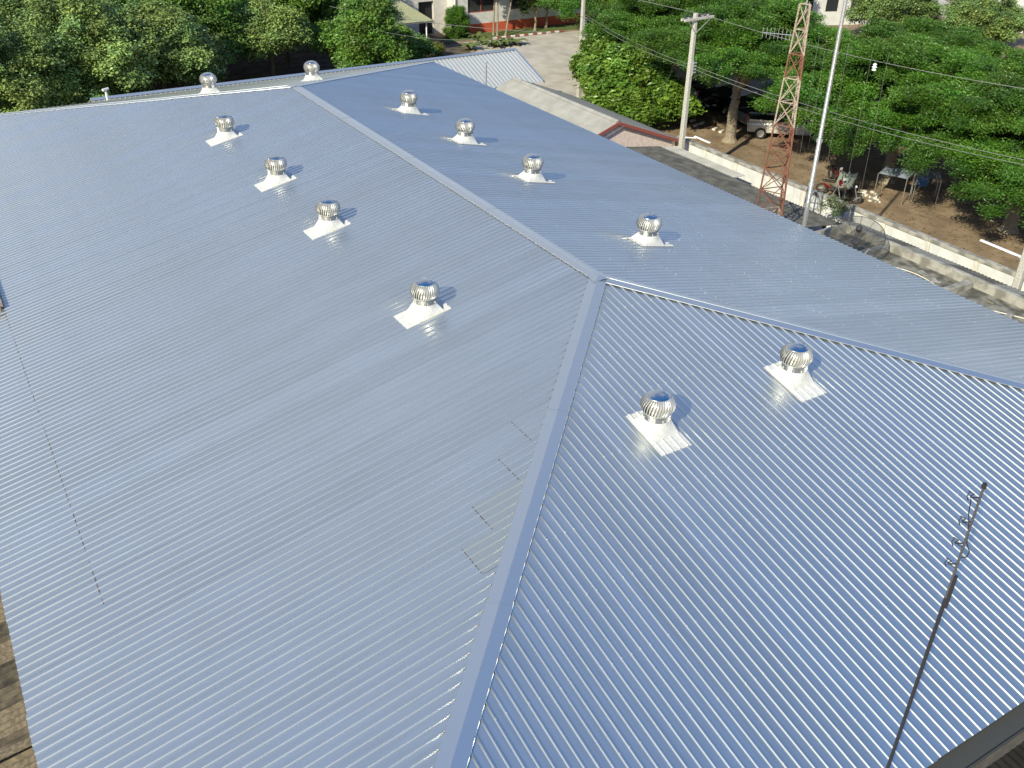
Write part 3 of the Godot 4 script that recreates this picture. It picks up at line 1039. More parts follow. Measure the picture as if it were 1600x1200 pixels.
func mesh_dish(label: String, base: Vector3, foot_h: float, centre: Vector3, normal: Vector3, rad: float, depth: float, mm: Material, frame: Material) -> void:
	var t := thing("satellite_dish", label, "satellite dish", base)
	var z := normal.normalized()
	var x := Vector3.UP.cross(z).normalized()
	var y := z.cross(x)
	var b := Basis(x, z, -y)   # local y = dish axis
	var c := centre - base
	var n := 12
	var prof := []
	for i in 7:
		var f := i / 6.0
		prof.append([rad * f, depth * f * f])
	for k in n:
		var st := mb()
		for i in 6:
			for j in 3:
				var a0 := TAU * (k + j / 3.0) / n
				var a1 := TAU * (k + (j + 1) / 3.0) / n
				var p: Array = prof[i]
				var q: Array = prof[i + 1]
				quad(st, c + b * Vector3(cos(a0) * p[0], p[1], sin(a0) * p[0]), c + b * Vector3(cos(a1) * p[0], p[1], sin(a1) * p[0]), c + b * Vector3(cos(a1) * q[0], q[1], sin(a1) * q[0]), c + b * Vector3(cos(a0) * q[0], q[1], sin(a0) * q[0]))
		obj("mesh_panel", st, mm, t)
		var rb := mb()
		var pts := []
		for i in 7:
			pts.append(c + b * Vector3(cos(TAU * k / n) * prof[i][0], prof[i][1] - 0.006, sin(TAU * k / n) * prof[i][0]))
		path(rb, pts, 0.012, 0.010, 5)
		obj("rib", rb, frame, t)
	var rim := mb()
	var rp := []
	for i in 49:
		rp.append(c + b * Vector3(cos(TAU * i / 48) * rad, depth, sin(TAU * i / 48) * rad))
	path(rim, rp, 0.016, 0.016, 5)
	obj("rim", rim, frame, t)
	var fd := mb()
	var focus := c + z * rad * 0.72
	for k in 3:
		var a := TAU * (k + 0.25) / 3
		tube(fd, c + b * Vector3(cos(a) * rad * 0.25, depth * 0.07, sin(a) * rad * 0.25), focus, 0.009, 0.009, 4)
	obj("feed_strut", fd, frame, t)
	var fh := mb(); lathe(fh, [[0.0, -0.12], [0.10, -0.11], [0.12, 0.0], [0.12, 0.08], [0.05, 0.16], [0.0, 0.17]], 14, focus, b); sobj("feed_horn", fh, M.dark_metal, t)
	var hb := mb(); lathe(hb, [[0.0, 0.04], [0.16, 0.03], [0.18, -0.03], [0.08, -0.12], [0.0, -0.14]], 14, c, b); sobj("hub", hb, M.dark_metal, t)
	var po := mb(); tube(po, Vector3(0, 0, 0), c - z * 0.10, 0.05, 0.05, 10); obj("pole", po, M.dark_metal, t)

# ---------------------------------------------------------------- scene
# direction in which sunlight travels, read from the shadows of the turbine vents
func sun_travel() -> Vector3:
	var el := deg_to_rad(32.8)
	var hz := Vector3(0.900, 0, -0.436).normalized()
	return Vector3(hz.x * cos(el), -sin(el), hz.z * cos(el))

func _ready() -> void:
	rng.seed = 20240611
	var cam := Camera3D.new()
	cam.name = "camera"
	cam.transform = Transform3D(Basis(CR, CU, -CF), CP)
	cam.fov = 44.0085
	cam.near = 0.1
	cam.far = 1500.0
	add_child(cam)
	cam.current = true

	var env := Environment.new()
	env.background_mode = Environment.BG_SKY
	var sm := PanoramaSkyMaterial.new()
	sm.panorama = sky_panorama(CLOUD_SEED, -sun_travel())
	var sky := Sky.new()
	sky.sky_material = sm
	env.sky = sky
	env.tonemap_mode = Environment.TONE_MAPPER_LINEAR
	env.tonemap_exposure = 1.22
	env.sdfgi_enabled = true
	env.ssao_enabled = true
	env.ssil_enabled = true
	var we := WorldEnvironment.new()
	we.name = "environment"
	we.environment = env
	add_child(we)

	var sun := DirectionalLight3D.new()
	sun.name = "sun"
	sun.light_color = Color(1.0, 0.965, 0.84)
	sun.light_energy = 1.6
	sun.light_angular_distance = 0.5
	sun.shadow_enabled = true
	add_child(sun)
	sun.look_at_from_position(Vector3(0, 60, 0), Vector3(0, 60, 0) + sun_travel())

	make_materials()
	build_ground()
	build_hall()
	build_vents()
	build_neighbours()
	build_yard()
	build_far_house()
	build_trees()
	build_vehicles()
	build_details()
	print("leaf clumps ", leaf_total)

func sheet_on_ground(called: String, pts: Array, y: float, m: Material) -> MeshInstance3D:
	var st := mb()
	var poly := PackedVector2Array()
	for p in pts: poly.append(Vector2(p[0], p[1]))
	var idx := Geometry2D.triangulate_polygon(poly)
	for i in range(0, idx.size(), 3):
		tri(st, Vector3(poly[idx[i]].x, y, poly[idx[i]].y), Vector3(poly[idx[i + 1]].x, y, poly[idx[i + 1]].y), Vector3(poly[idx[i + 2]].x, y, poly[idx[i + 2]].y))
	var o := obj(called, st, m)
	struct(o)
	return o

func build_ground() -> void:
	var g := mb()
	var n := 30
	var s := 40.0
	for i in n:
		for j in n:
			var x := (i - n * 0.5) * s
			var z := (j - n * 0.5) * s
			quad(g, Vector3(x, 0, z), Vector3(x, 0, z + s), Vector3(x + s, 0, z + s), Vector3(x + s, 0, z))
	struct(obj("ground", g, M.dirt))
	sheet_on_ground("road", [[21.9, -38.5], [24.5, -42.5], [28.0, -58.2], [60.0, -57.0], [60.0, -53.0], [38.0, -52.0], [34.5, -47.0], [31.0, -40.0], [29.5, -36.5]], 0.008, M.road)
	sheet_on_ground("garden_bed", [[-30.0, -39.8], [21.5, -39.8], [24.0, -43.0], [27.6, -58.0], [26.5, -66.0], [-30.0, -70.0]], 0.006, M.dark_dirt)
	sheet_on_ground("lawn", [[27.0, -59.0], [45.0, -58.2], [45.0, -61.0], [27.0, -61.0]], 0.010, M.grass)
	sheet_on_ground("far_road", [[74.0, -40.0], [79.0, -40.0], [91.0, -62.0], [85.0, -62.0]], 0.012, M.road)

func build_neighbours() -> void:
	# --- ribbed metal gable roof beyond the hall
	var f := thing("far_ribbed_roof_building", "lower building with silver ribbed gable roof beyond the far hip of the hall", "building")
	var prof := rib_profile(0.8, 3, 0.035, false)
	var ry := 4.10
	var rz := -37.55
	var x1 := 20.62
	var x := -6.0
	var sl := 0.375
	var ca := cos(atan(sl))
	var sa := sin(atan(sl))
	var nearp := func(w: float, s: float, h: float) -> Vector3: return Vector3(w, ry - sl * s + h * ca, rz + s + h * sa)
	var farp := func(w: float, s: float, h: float) -> Vector3: return Vector3(w, ry - sl * s + h * ca, rz - s - h * sa)
	var zero := func(_w: float) -> float: return 0.0
	var len1 := func(_w: float) -> float: return 3.6
	var wid := (x1 + 6.0) / 33.0
	prof = rib_profile(wid, 3, 0.035, false)
	for k in 33:
		obj("roof_sheet", sheet_mesh(prof, x + wid * k, nearp, zero, len1, 0.0), M.galv_roof, f)
		obj("roof_sheet", sheet_mesh(prof, x + wid * k, farp, zero, len1, 0.0), M.galv_roof, f)
	for k in 9:
		var c := mb()
		var a := lerpf(-6.02, x1 + 0.02, k / 9.0)
		var b := lerpf(-6.02, x1 + 0.02, (k + 1) / 9.0)
		quad(c, Vector3(a, ry + 0.05, rz), Vector3(b, ry + 0.05, rz), Vector3(b, ry + 0.05 - 0.24 * sl, rz + 0.24), Vector3(a, ry + 0.05 - 0.24 * sl, rz + 0.24))
		quad(c, Vector3(a, ry + 0.05, rz), Vector3(b, ry + 0.05, rz), Vector3(b, ry + 0.05 - 0.24 * sl, rz - 0.24), Vector3(a, ry + 0.05 - 0.24 * sl, rz - 0.24))
		obj("ridge_cap", c, M.cap, f)
	var tr := mb()
	for s in [1.0, -1.0]:
		quad(tr, Vector3(x1 - 0.16, ry + 0.042, rz), Vector3(x1 + 0.03, ry + 0.042, rz), Vector3(x1 + 0.03, ry + 0.042 - sl * 3.6, rz + 3.6 * s), Vector3(x1 - 0.16, ry + 0.042 - sl * 3.6, rz + 3.6 * s))
		quad(tr, Vector3(x1 + 0.03, ry + 0.042, rz), Vector3(x1 + 0.03, ry - 0.12, rz), Vector3(x1 + 0.03, ry - 0.12 - sl * 3.6, rz + 3.6 * s), Vector3(x1 + 0.03, ry + 0.042 - sl * 3.6, rz + 3.6 * s))
	obj("verge_trim", tr, M.cap, f)
	var wl := mb()
	box(wl, Vector3(7.3, 1.3, rz), Vector3(25.8, 2.6, 6.2))
	for s in [[x1 - 0.25, 1], [-5.75, -1]]:
		tri(wl, Vector3(s[0], 2.6, rz - 3.1), Vector3(s[0], 2.6, rz + 3.1), Vector3(s[0], ry - 0.1, rz))
	obj("wall", wl, M.plaster, f)

	# --- old fibre-cement gable roof with maroon barge boards
	var g := thing("gable_shed", "shed with pale grey fibre-cement gable roof and maroon barge boards by the utility pole", "building")
	var gx := 16.65
	var gy := 4.0
	var gz0 := -31.3
	var gz1 := -20.9
	var gs := 0.365
	var d_r := Vector3(1, -gs, 0).normalized()
	var d_l := Vector3(-1, -gs, 0).normalized()
	corrugated(g, "roof_sheet", Vector3(gx, gy, gz0), Vector3(0, 0, 1), d_l, gz1 - gz0, 4.4, 0.177, 0.022, M.asbestos, 1.04, [M.asbestos, M.asbestos, M.asbestos, M.asbestos_mid])
	corrugated(g, "roof_sheet", Vector3(gx, gy, gz0), Vector3(0, 0, 1), d_r, gz1 - gz0, 4.55, 0.177, 0.022, M.asbestos_mid, 1.04)
	for k in 10:
		var rc := mb()
		var za := lerpf(gz0, gz1, k / 10.0)
		var zb := lerpf(gz0, gz1, (k + 1) / 10.0) - 0.01
		for s in [-1.0, 1.0]:
			quad(rc, Vector3(gx, gy + 0.06, za), Vector3(gx, gy + 0.06, zb), Vector3(gx + s * 0.2, gy + 0.045 - gs * 0.2, zb), Vector3(gx + s * 0.2, gy + 0.045 - gs * 0.2, za))
		obj("ridge_tile", rc, M.asbestos, g)
	for s in [[d_l, 4.4], [d_r, 4.55]]:
		var bb := mb()
		var dd: Vector3 = s[0]
		var a := Vector3(gx, gy - 0.10, gz1 + 0.03)
		var b: Vector3 = a + dd * s[1]
		var c0 := (a + b) * 0.5
		cbox(bb, c0, Vector3(s[1], 0.17, 0.04), 0.008, Basis(Vector3(0, 0, 1), atan2(dd.y, dd.x) if dd.x > 0 else atan2(-dd.y, -dd.x)))
		obj("barge_board", bb, M.maroon, g)
	var gw := mb()
	var zw := gz1 - 0.25
	tri(gw, Vector3(gx - 4.0, gy - 0.12 - 4.0 * gs, zw), Vector3(gx + 4.0, gy - 0.12 - 4.0 * gs, zw), Vector3(gx, gy - 0.12, zw))
	quad(gw, Vector3(gx - 4.0, 0, zw), Vector3(gx + 4.0, 0, zw), Vector3(gx + 4.0, gy - 0.12 - 4.0 * gs, zw), Vector3(gx - 4.0, gy - 0.12 - 4.0 * gs, zw))
	obj("gable_wall", gw, M.pink, g)
	var gb := mb(); box(gb, Vector3(gx, 1.15, (gz0 + zw) * 0.5), Vector3(7.9, 2.3, zw - gz0 - 0.3)); obj("wall", gb, M.pink, g)

	# --- dark lean-to roof between the hall and the boundary wall
	var l := thing("lean_to_shed", "dark weathered corrugated lean-to roof between the hall and the white wall", "shed")
	corrugated(l, "roof_sheet", Vector3(13.2, 3.25, -20.4), Vector3(0, 0, 1), Vector3(1, -0.135, 0).normalized(), 12.6, 6.0, 0.177, 0.024, M.asbestos_dark, 1.04)
	corrugated(l, "gutter_sheet", Vector3(19.25, 2.40, -20.3), Vector3(1, -0.02, 0).normalized(), Vector3(0, 0, 1), 0.75, 5.5, 0.18, 0.03, M.asbestos, 0.75)
	var lp := mb(); box(lp, Vector3(16.3, 2.865, -17.2), Vector3(0.35, 0.02, 1.3), Basis(Vector3(0, 0, 1), -0.134)); obj("loose_sheet", lp, M.asbestos, l)
	for zz in [-19.5, -15.5, -11.5, -8.5]:
		var ps := mb(); box(ps, Vector3(18.8, 1.2, zz), Vector3(0.12, 2.4, 0.12)); obj("post", ps, M.pole, l)
	var lw := mb(); box(lw, Vector3(13.5, 1.5, -14.0), Vector3(0.12, 3.0, 12.0)); obj("wall", lw, M.plaster, l)

	# --- flat concrete roof with stained parapet
	var c := thing("flat_roof_annex", "low flat-roofed concrete annex with stained parapet beside the hall", "building")
	var s0 := mb(); box(s0, Vector3(15.8, 2.1, 1.8), Vector3(5.6, 0.62, 18.4)); obj("roof_slab", s0, M.slab, c)
	var p0 := mb(); cbox(p0, Vector3(18.7, 2.58, 1.8), Vector3(0.2, 0.40, 18.36), 0.015); obj("parapet", p0, M.concrete, c)
	var p1 := mb(); cbox(p1, Vector3(15.85, 2.58, -7.28), Vector3(5.5, 0.36, 0.2), 0.015); obj("parapet", p1, M.concrete, c)
	var b0 := mb(); cbox(b0, Vector3(17.7, 2.53, -1.05), Vector3(1.6, 0.30, 0.28), 0.02); obj("roof_beam", b0, M.concrete, c)
	var b1 := mb(); cbox(b1, Vector3(17.6, 2.53, -5.0), Vector3(1.8, 0.30, 0.28), 0.02); obj("roof_beam", b1, M.concrete, c)
	var w0 := mb(); box(w0, Vector3(15.8, 0.89, 1.8), Vector3(5.2, 1.78, 18.0)); obj("wall", w0, M.concrete, c)
	# narrow corrugated strip outside the parapet
	var e := thing("eave_roof", "narrow dark corrugated roof strip outside the stained parapet", "roof")
	corrugated(e, "roof_sheet", Vector3(18.84, 2.74, -7.6), Vector3(0, 0, 1), Vector3(1, -0.31, 0).normalized(), 18.6, 1.28, 0.177, 0.024, M.asbestos_dark, 1.04, [M.asbestos_dark, M.asbestos_dark, M.asbestos_mid])
	for k in 7:
		var ps := mb(); box(ps, Vector3(19.9, 1.2, -7.0 + k * 2.9), Vector3(0.1, 2.4, 0.1)); obj("post", ps, M.pole, e)

	# --- boundary wall with pilasters and cap
	var w := thing("boundary_wall", "long white boundary wall with grey coping and pilasters", "wall")
	for k in 17:
		var z0 := -21.3 + k * 2.35
		var pn := mb(); box(pn, Vector3(21.12, 1.17, z0 + 1.175), Vector3(0.10, 2.34, 2.12)); obj("wall_panel", pn, M.white, w)
		var pi := mb(); cbox(pi, Vector3(21.12, 1.17, z0), Vector3(0.16, 2.34, 0.20), 0.012); obj("pilaster", pi, M.plaster, w)
		var cp := mb(); cbox(cp, Vector3(21.14, 2.43, z0 + 1.175), Vector3(0.24, 0.17, 2.345), 0.012); obj("coping", cp, M.concrete, w)

	# --- old brown roofs and a brick stub below the pale slope's eave
	var o := thing("old_tin_shed", "rusty brown tin-roofed shed below the eave of the pale slope", "shed")
	corrugated(o, "roof_sheet", Vector3(-14.2, 3.25, -6.0), Vector3(0, 0, 1), Vector3(-1, -0.16, 0).normalized(), 22.0, 5.5, 0.177, 0.03, M.brown_old, 0.62, [M.brown_old, M.rust, M.brown_old, M.wood])
	for q in [[-15.15, 4.6, 0.10], [-15.35, 3.7, -0.06], [-15.2, 5.6, 0.04]]:
		var pk := mb(); cbox(pk, Vector3(q[0] - 0.6, 3.14, q[1]), Vector3(2.2, 0.04, 0.20), 0.008, Basis(Vector3.UP, q[2]) * Basis(Vector3(0, 0, 1), 0.16)); obj("plank", pk, M.wood, o)
	var ow := mb(); box(ow, Vector3(-16.6, 1.1, 5.0), Vector3(4.4, 2.2, 21.0)); obj("wall", ow, M.rust, o)
	# neighbouring tiled roof whose eave corner reaches over the pale slope
	var b := thing("tiled_roof_house", "house corner with pinkish tiled eave reaching over the pale slope", "house")
	var ty := RY - T * 13.2 + 0.13
	for row in 5:
		for k in 34:
			var st := mb()
			var run := 0.30
			var zc := -11.62 - (k + 0.5) * 0.26
			var x0 := -13.22 - row * run
			var y0 := ty + row * run * 0.42
			cbox(st, Vector3(x0 - run * 0.5 - 0.02, y0 + run * 0.21 + 0.03, zc), Vector3(run + 0.09, 0.03, 0.25), 0.008, Basis(Vector3(0, 0, 1), -atan(0.42) + 0.05))
			obj("roof_tile", st, [M.tile_pink, M.tile_pink, M.brick, M.tile_pale][rng.randi() % 4], b)
	var fb := mb(); box(fb, Vector3(-13.30, ty - 0.05, -16.1), Vector3(0.05, 0.14, 8.9)); obj("fascia", fb, M.wood, b)
	var tw := mb(); box(tw, Vector3(-16.6, 2.6, -16.1), Vector3(2.6, 5.2, 8.6)); obj("wall", tw, M.plaster, b)
	# added canopy, coloured near black to stand for the shade below the near eave
	var dc := thing("added_shade_canopy", "added low canopy roof painted black for the shade below the gutter of the striped slope", "roof")
	corrugated(dc, "roof_sheet", Vector3(-12.5, 3.35, HN + 0.02), Vector3(1, 0, 0), Vector3(0, -0.12, 1).normalized(), 26.0, 4.2, 0.177, 0.02, M.eave_shade_black, 1.04)
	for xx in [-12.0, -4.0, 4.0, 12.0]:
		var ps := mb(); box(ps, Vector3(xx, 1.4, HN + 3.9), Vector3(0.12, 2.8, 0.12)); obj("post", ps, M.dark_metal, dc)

func build_yard() -> void:
	concrete_pole("concrete utility pole with crossarm and insulators beside the maroon-edged shed", Vector3(20.38, 0, -20.1), 9.1, true, 2.85)
	concrete_pole("concrete utility pole rising behind the bright leafy tree", Vector3(25.2, 0, -36.5), 8.2, false, 0.0)
	concrete_pole("concrete utility pole standing beyond the stained parapet", Vector3(20.42, 0, -0.3), 9.1, false, 3.2)
	lattice_tower(Vector3(15.25, 0, -8.4))
	var lp := thing("steel_pole", "tall smooth galvanised steel pole rising beside the roof edge", "pole", Vector3(13.85, 0, -5.45))
	var s := mb(); tube(s, Vector3(0, 0, 0), Vector3(0, 7.6, 0), 0.095, 0.085, 16); sobj("lower_tube", s, M.galv, lp)
	var s2 := mb(); tube(s2, Vector3(0, 7.5, 0), Vector3(0, 14.5, 0), 0.075, 0.06, 16); sobj("upper_tube", s2, M.galv, lp)
	for yy in [5.9, 7.55]:
		var cl := mb(); lathe(cl, [[0.09, -0.05], [0.115, -0.05], [0.115, 0.05], [0.09, 0.05]], 14, Vector3(0, yy, 0)); obj("clamp", cl, M.galv, lp)
	# overhead wires: a = crossarm line, b = bundle lower down
	var pa := Vector3(20.9, 9.0, -20.1)
	wire("upper bare wire from the crossarm pole towards the stained parapet", pa, Vector3(21.0, 9.4, -0.3), 0.35, 0.012, M.wire)
	wire("upper bare wire from the crossarm pole towards the bright leafy tree", pa, Vector3(21.4, 9.0, -60.0), 0.25, 0.012, M.wire)
	for k in 2:
		wire("lower telephone wire of the bundle along the white wall", Vector3(20.55, 6.55 - k * 0.16, -20.0), Vector3(20.6, 7.0 - k * 0.16, -0.3), 0.35 + 0.07 * k, 0.011, M.wire)
		wire("lower telephone wire between the crossarm pole and the pole behind the leafy tree", Vector3(20.55, 6.55 - k * 0.16, -20.2), Vector3(25.2, 6.1 - k * 0.16, -36.4), 0.25 + 0.06 * k, 0.011, M.wire)
	wire("guy wire slanting down from the crossarm pole", Vector3(20.3, 8.4, -20.2), Vector3(22.6, 0.0, -26.8), 0.02, 0.012, M.wire_dark, "")
	var ins := mb()
	lathe(ins, [[0.02, -0.16], [0.10, -0.12], [0.05, -0.05], [0.11, 0.0], [0.05, 0.06], [0.09, 0.11], [0.02, 0.16]], 12, Vector3(20.96, 8.62, -9.3))
	tag(sobj("wire_insulator", ins, M.lamp), "white insulator hanging on the upper bare wire", "insulator")
	for q in [[1268, 60, 1262, 330], [1318, 100, 1302, 300], [1326, 80, 1315, 290], [1382, 60, 1388, 320], [1410, 70, 1406, 330]]:
		var b := at(q[2], q[3], 1.5)
		b = Vector3(19.8, 2.4, at(q[2], q[3], 2.4).z)
		wire("thin vertical stay wire against the dark tree", Vector3(19.8, 9.6, b.z - 0.1), Vector3(19.8, 2.4, b.z), 0.0, 0.004, M.wire, "thin stay wires before the trees")
	# mesh dish on the flat roof
	var dc := Vector3(16.75, 3.13, -5.15)
	var tocam := (CP - dc); tocam.y = 0; tocam = tocam.normalized()
	mesh_dish("large dark wire-mesh satellite dish on the flat concrete roof", Vector3(16.75, 2.41, -5.15), 0.8, dc, Vector3.UP * cos(0.50) + tocam * sin(0.50), 1.06, 0.30, M.dish_mesh, M.wire_dark)
	# loose things on the flat roof
	var pr := mb(); tube(pr, Vector3(14.6, 2.66, -3.9), Vector3(17.4, 2.72, -4.95), 0.03, 0.03, 8); tag(obj("conduit_pipe", pr, M.lamp), "thin white pipe lying over the roof beam by the dish", "pipe")
	var ca := mb()
	var pts := []
	for i in 26:
		var f := i / 25.0
		pts.append(Vector3(17.2 + sin(f * 9.0) * 0.35 + f * 0.6, 2.435, -4.2 + f * 7.5))
	path(ca, pts, 0.022, 0.022, 5)
	tag(obj("loose_cable", ca, M.plaster), "pale cable snaking across the flat concrete roof", "cable")
	for k in 22:
		var p := Vector3(rng.randf_range(15.2, 18.3), 2.41, rng.randf_range(-5.5, 2.0))
		var st := mb()
		cbox(st, Vector3(0, 0.03, 0), Vector3(rng.randf_range(0.15, 0.5), rng.randf_range(0.03, 0.09), rng.randf_range(0.08, 0.25)), 0.01, Basis(Vector3.UP, rng.randf() * 6.0))
		var o := obj("rubble_piece", st, [M.slab, M.concrete, M.asbestos_mid][k % 3])
		o.position = p
		tag(o, "small broken piece of rubble lying on the flat concrete roof", "rubble", "rubble on the flat roof")
	# little post and pipe at the roof edges
	var po := thing("vent_pipe", "grey upright pipe with cap behind the yard-side roof edge", "pipe", Vector3(14.5, 0, -30.8))
	var a0 := mb(); tube(a0, Vector3(0, 0, 0), Vector3(0, 5.2, 0), 0.045, 0.045, 10); obj("tube", a0, M.galv, po)
	var a1 := mb(); lathe(a1, [[0.07, 0.0], [0.075, 0.04], [0.03, 0.10], [0.0, 0.11]], 12, Vector3(0, 5.18, 0)); obj("pipe_cap", a1, M.galv, po)
	var wp := at(168, 156, 4.2)
	var wt := thing("white_tee_pipe", "short white tee-shaped pipe beyond the far hip of the pale slope", "pipe", Vector3(wp.x, 0, wp.z))
	var c0 := mb(); tube(c0, Vector3(0, 0, 0), Vector3(0, 4.75, 0), 0.06, 0.06, 10); obj("tube", c0, M.lamp, wt)
	var c1 := mb(); tube(c1, Vector3(-0.16, 4.75, 0.1), Vector3(0.16, 4.75, -0.1), 0.06, 0.06, 10); obj("tee", c1, M.lamp, wt)
	# foreground aerial mast
	var m := thing("aerial_mast", "slender dark aerial mast with four short bent dipole arms in front of the striped slope", "aerial", Vector3(-7.10, 0, 14.57))
	var m0 := mb(); tube(m0, Vector3(0, 0, 0), Vector3(0, 11.93, 0), 0.017, 0.017, 12); sobj("lower_tube", m0, M.mast, m)
	var m1 := mb(); tube(m1, Vector3(0, 11.7, 0), Vector3(0, 13.18, 0), 0.012, 0.010, 12); sobj("upper_tube", m1, M.aerial, m)
	var m2 := mb(); tube(m2, Vector3(0.009, 11.83, 0.015), Vector3(0.009, 12.2, 0.015), 0.018, 0.018, 10); obj("matching_box", m2, M.mast, m)
	var mc := mb(); lathe(mc, [[0.0, 0.02], [0.018, 0.015], [0.021, -0.03], [0.014, -0.03]], 10, Vector3(0, 13.18, 0)); obj("end_cap", mc, M.black, m)
	var side := -CR; side.y = 0; side = side.normalized()
	for q in [13.05, 12.79, 12.56, 12.33]:
		var dp := mb()
		tube(dp, Vector3(0, q, 0), Vector3(0, q, 0) + side * 0.08, 0.0065, 0.0065, 6)
		var e := Vector3(0, q + 0.012, 0) + side * 0.085
		path(dp, [e + Vector3(0, -0.045, 0) + CF * 0.01, e + side * 0.028, e + Vector3(0, 0.05, 0) + side * 0.012], 0.005, 0.004, 5)
		path(dp, [e, e + Vector3(0, 0.03, 0) - CF * 0.05, e + side * 0.03 + Vector3(0, 0.055, 0)], 0.005, 0.004, 5)
		tube(dp, Vector3(0, q - 0.05, 0), e, 0.004, 0.004, 5)
		obj("folded_dipole", dp, M.mast, m)
	var cb := mb()
	path(cb, [Vector3(0, 13.03, 0) + side * 0.07, Vector3(0, 12.88, 0) + side * 0.05, Vector3(0, 12.78, 0) + side * 0.02, Vector3(0, 12.56, 0) - side * 0.02, Vector3(0, 12.47, 0) - side * 0.065, Vector3(0, 12.41, 0) - side * 0.06, Vector3(0, 12.40, 0) - side * 0.015], 0.005, 0.005, 5)
	obj("feed_cable", cb, M.black, m)

func build_far_house() -> void:
	var h := thing("white_house", "white house with brick-red plinth behind the garden", "house")
	var z := -61.2
	var x0 := 28.9
	var x1 := 52.0
	# wall pieces round real window openings
	var wins := [[30.2, 33.0], [34.6, 37.4], [38.4, 41.2], [42.4, 45.2], [46.4, 49.2]]
	var ys := 1.75
	var yt := 3.25
	var a := mb(); box(a, Vector3((x0 + x1) * 0.5, 1.275, z - 0.15), Vector3(x1 - x0, 0.95, 0.3)); obj("wall", a, M.white, h)
	var b := mb(); box(b, Vector3((x0 + x1) * 0.5, 5.0, z - 0.15), Vector3(x1 - x0, 3.5, 0.3)); obj("wall", b, M.white, h)
	var pb := mb(); box(pb, Vector3((x0 + x1) * 0.5, 0.4, z - 0.13), Vector3(x1 - x0 + 0.06, 0.8, 0.36)); obj("plinth", pb, M.red, h)
	var xs := x0
	for w in wins:
		var p := mb(); box(p, Vector3((xs + w[0]) * 0.5, (ys + yt) * 0.5, z - 0.15), Vector3(w[0] - xs, yt - ys, 0.3)); obj("wall", p, M.white, h)
		xs = w[1]
		var wn := mb()
		for q in [w[0] + 0.04, (w[0] + w[1]) * 0.5, w[1] - 0.04]: box(wn, Vector3(q, (ys + yt) * 0.5, z - 0.10), Vector3(0.08, yt - ys, 0.08))
		for q in [ys + 0.04, yt - 0.04]: box(wn, Vector3((w[0] + w[1]) * 0.5, q, z - 0.10), Vector3(w[1] - w[0] - 0.16, 0.078, 0.078))
		var wo := obj("window", wn, M.maroon, h)
		var gl := mb(); box(gl, Vector3((w[0] + w[1]) * 0.5, (ys + yt) * 0.5, z - 0.13), Vector3(w[1] - w[0], yt - ys, 0.01)); obj("pane", gl, M.glass, wo)
		var sl := mb(); box(sl, Vector3((w[0] + w[1]) * 0.5, yt + 0.06, z + 0.25), Vector3(w[1] - w[0] + 0.3, 0.08, 0.6)); obj("sunshade", sl, M.wall_grey, h)
	var pe := mb(); box(pe, Vector3((xs + x1) * 0.5, (ys + yt) * 0.5, z - 0.15), Vector3(x1 - xs, yt - ys, 0.3)); obj("wall", pe, M.white, h)
	var bk := mb(); box(bk, Vector3((x0 + x1) * 0.5, 3.4, z - 4.4), Vector3(x1 - x0, 6.7, 8.0)); obj("wall", bk, M.wall_grey, h)
	var rf := mb(); box(rf, Vector3((x0 + x1) * 0.5, 6.85, z - 3.5), Vector3(x1 - x0 + 1.6, 0.2, 9.6)); obj("roof", rf, M.asbestos, h)
	# recessed wing with a dark doorway
	var wg := mb()
	box(wg, Vector3(28.2, 3.2, z - 1.6), Vector3(1.4, 6.4, 0.3)); box(wg, Vector3(24.2, 3.2, z - 1.6), Vector3(3.6, 6.4, 0.3)); box(wg, Vector3(26.75, 4.6, z - 1.6), Vector3(1.5, 3.6, 0.3))
	obj("wing_wall", wg, M.wall_grey, h)
	var dk := mb(); box(dk, Vector3(26.75, 1.4, z - 1.9), Vector3(1.5, 2.8, 0.1)); obj("door", dk, M.black, h)
	var dp := mb(); tube(dp, Vector3(28.95, 0, z + 0.06), Vector3(28.95, 6.5, z + 0.06), 0.05, 0.05, 8); obj("downpipe", dp, M.galv, h)
	# carport
	var c := thing("carport", "carport with mottled green roof beside the white house", "carport")
	var k0 := at(678, 32, 2.7)
	var k1 := at(612, 36, 2.7)
	corrugated(c, "roof_sheet", Vector3(k1.x - 3.0, 3.35, k0.z - 6.5), Vector3(1, 0, 0), Vector3(0, -0.10, 1).normalized(), k0.x - k1.x + 3.0, 6.5, 0.177, 0.02, M.olive_roof, 1.04)
	var bm := mb(); box(bm, Vector3((k0.x + k1.x - 3.0) * 0.5, 2.62, k0.z - 0.15), Vector3(k0.x - k1.x + 3.0, 0.12, 0.08)); obj("fascia", bm, M.galv, c)
	for q in [k0.x - 0.5, k1.x + 0.4]:
		var ps := mb(); tube(ps, Vector3(q, 0, k0.z - 0.4), Vector3(q, 2.6, k0.z - 0.4), 0.06, 0.06, 8); obj("post", ps, M.lamp, c)
	var sg := mb(); box(sg, at(625, 50, 1.0), Vector3(0.9, 1.6, 0.06)); tag(obj("white_board", sg, M.white), "plain white upright board under the carport edge", "board")
	# clipped dome shrub
	var hd := at(713, 58, 0.0)
	var t := thing("clipped_shrub", "dense clipped dome-shaped green shrub before the white house", "shrub", hd)
	var stt := mb(); tube(stt, Vector3(0, 0, 0), Vector3(0, 1.2, 0), 0.08, 0.05, 8); obj("stem", stt, M.trunk, t)
	crown(t, [[Vector3(0, 1.15, 0), Vector3(1.0, 1.35, 1.0)]], 5.0, 34, 0.28, "fine", Color(0.055, 0.14, 0.012), 701, 0.9, 0.05, -0.9)
	# garden saplings
	var k := 0
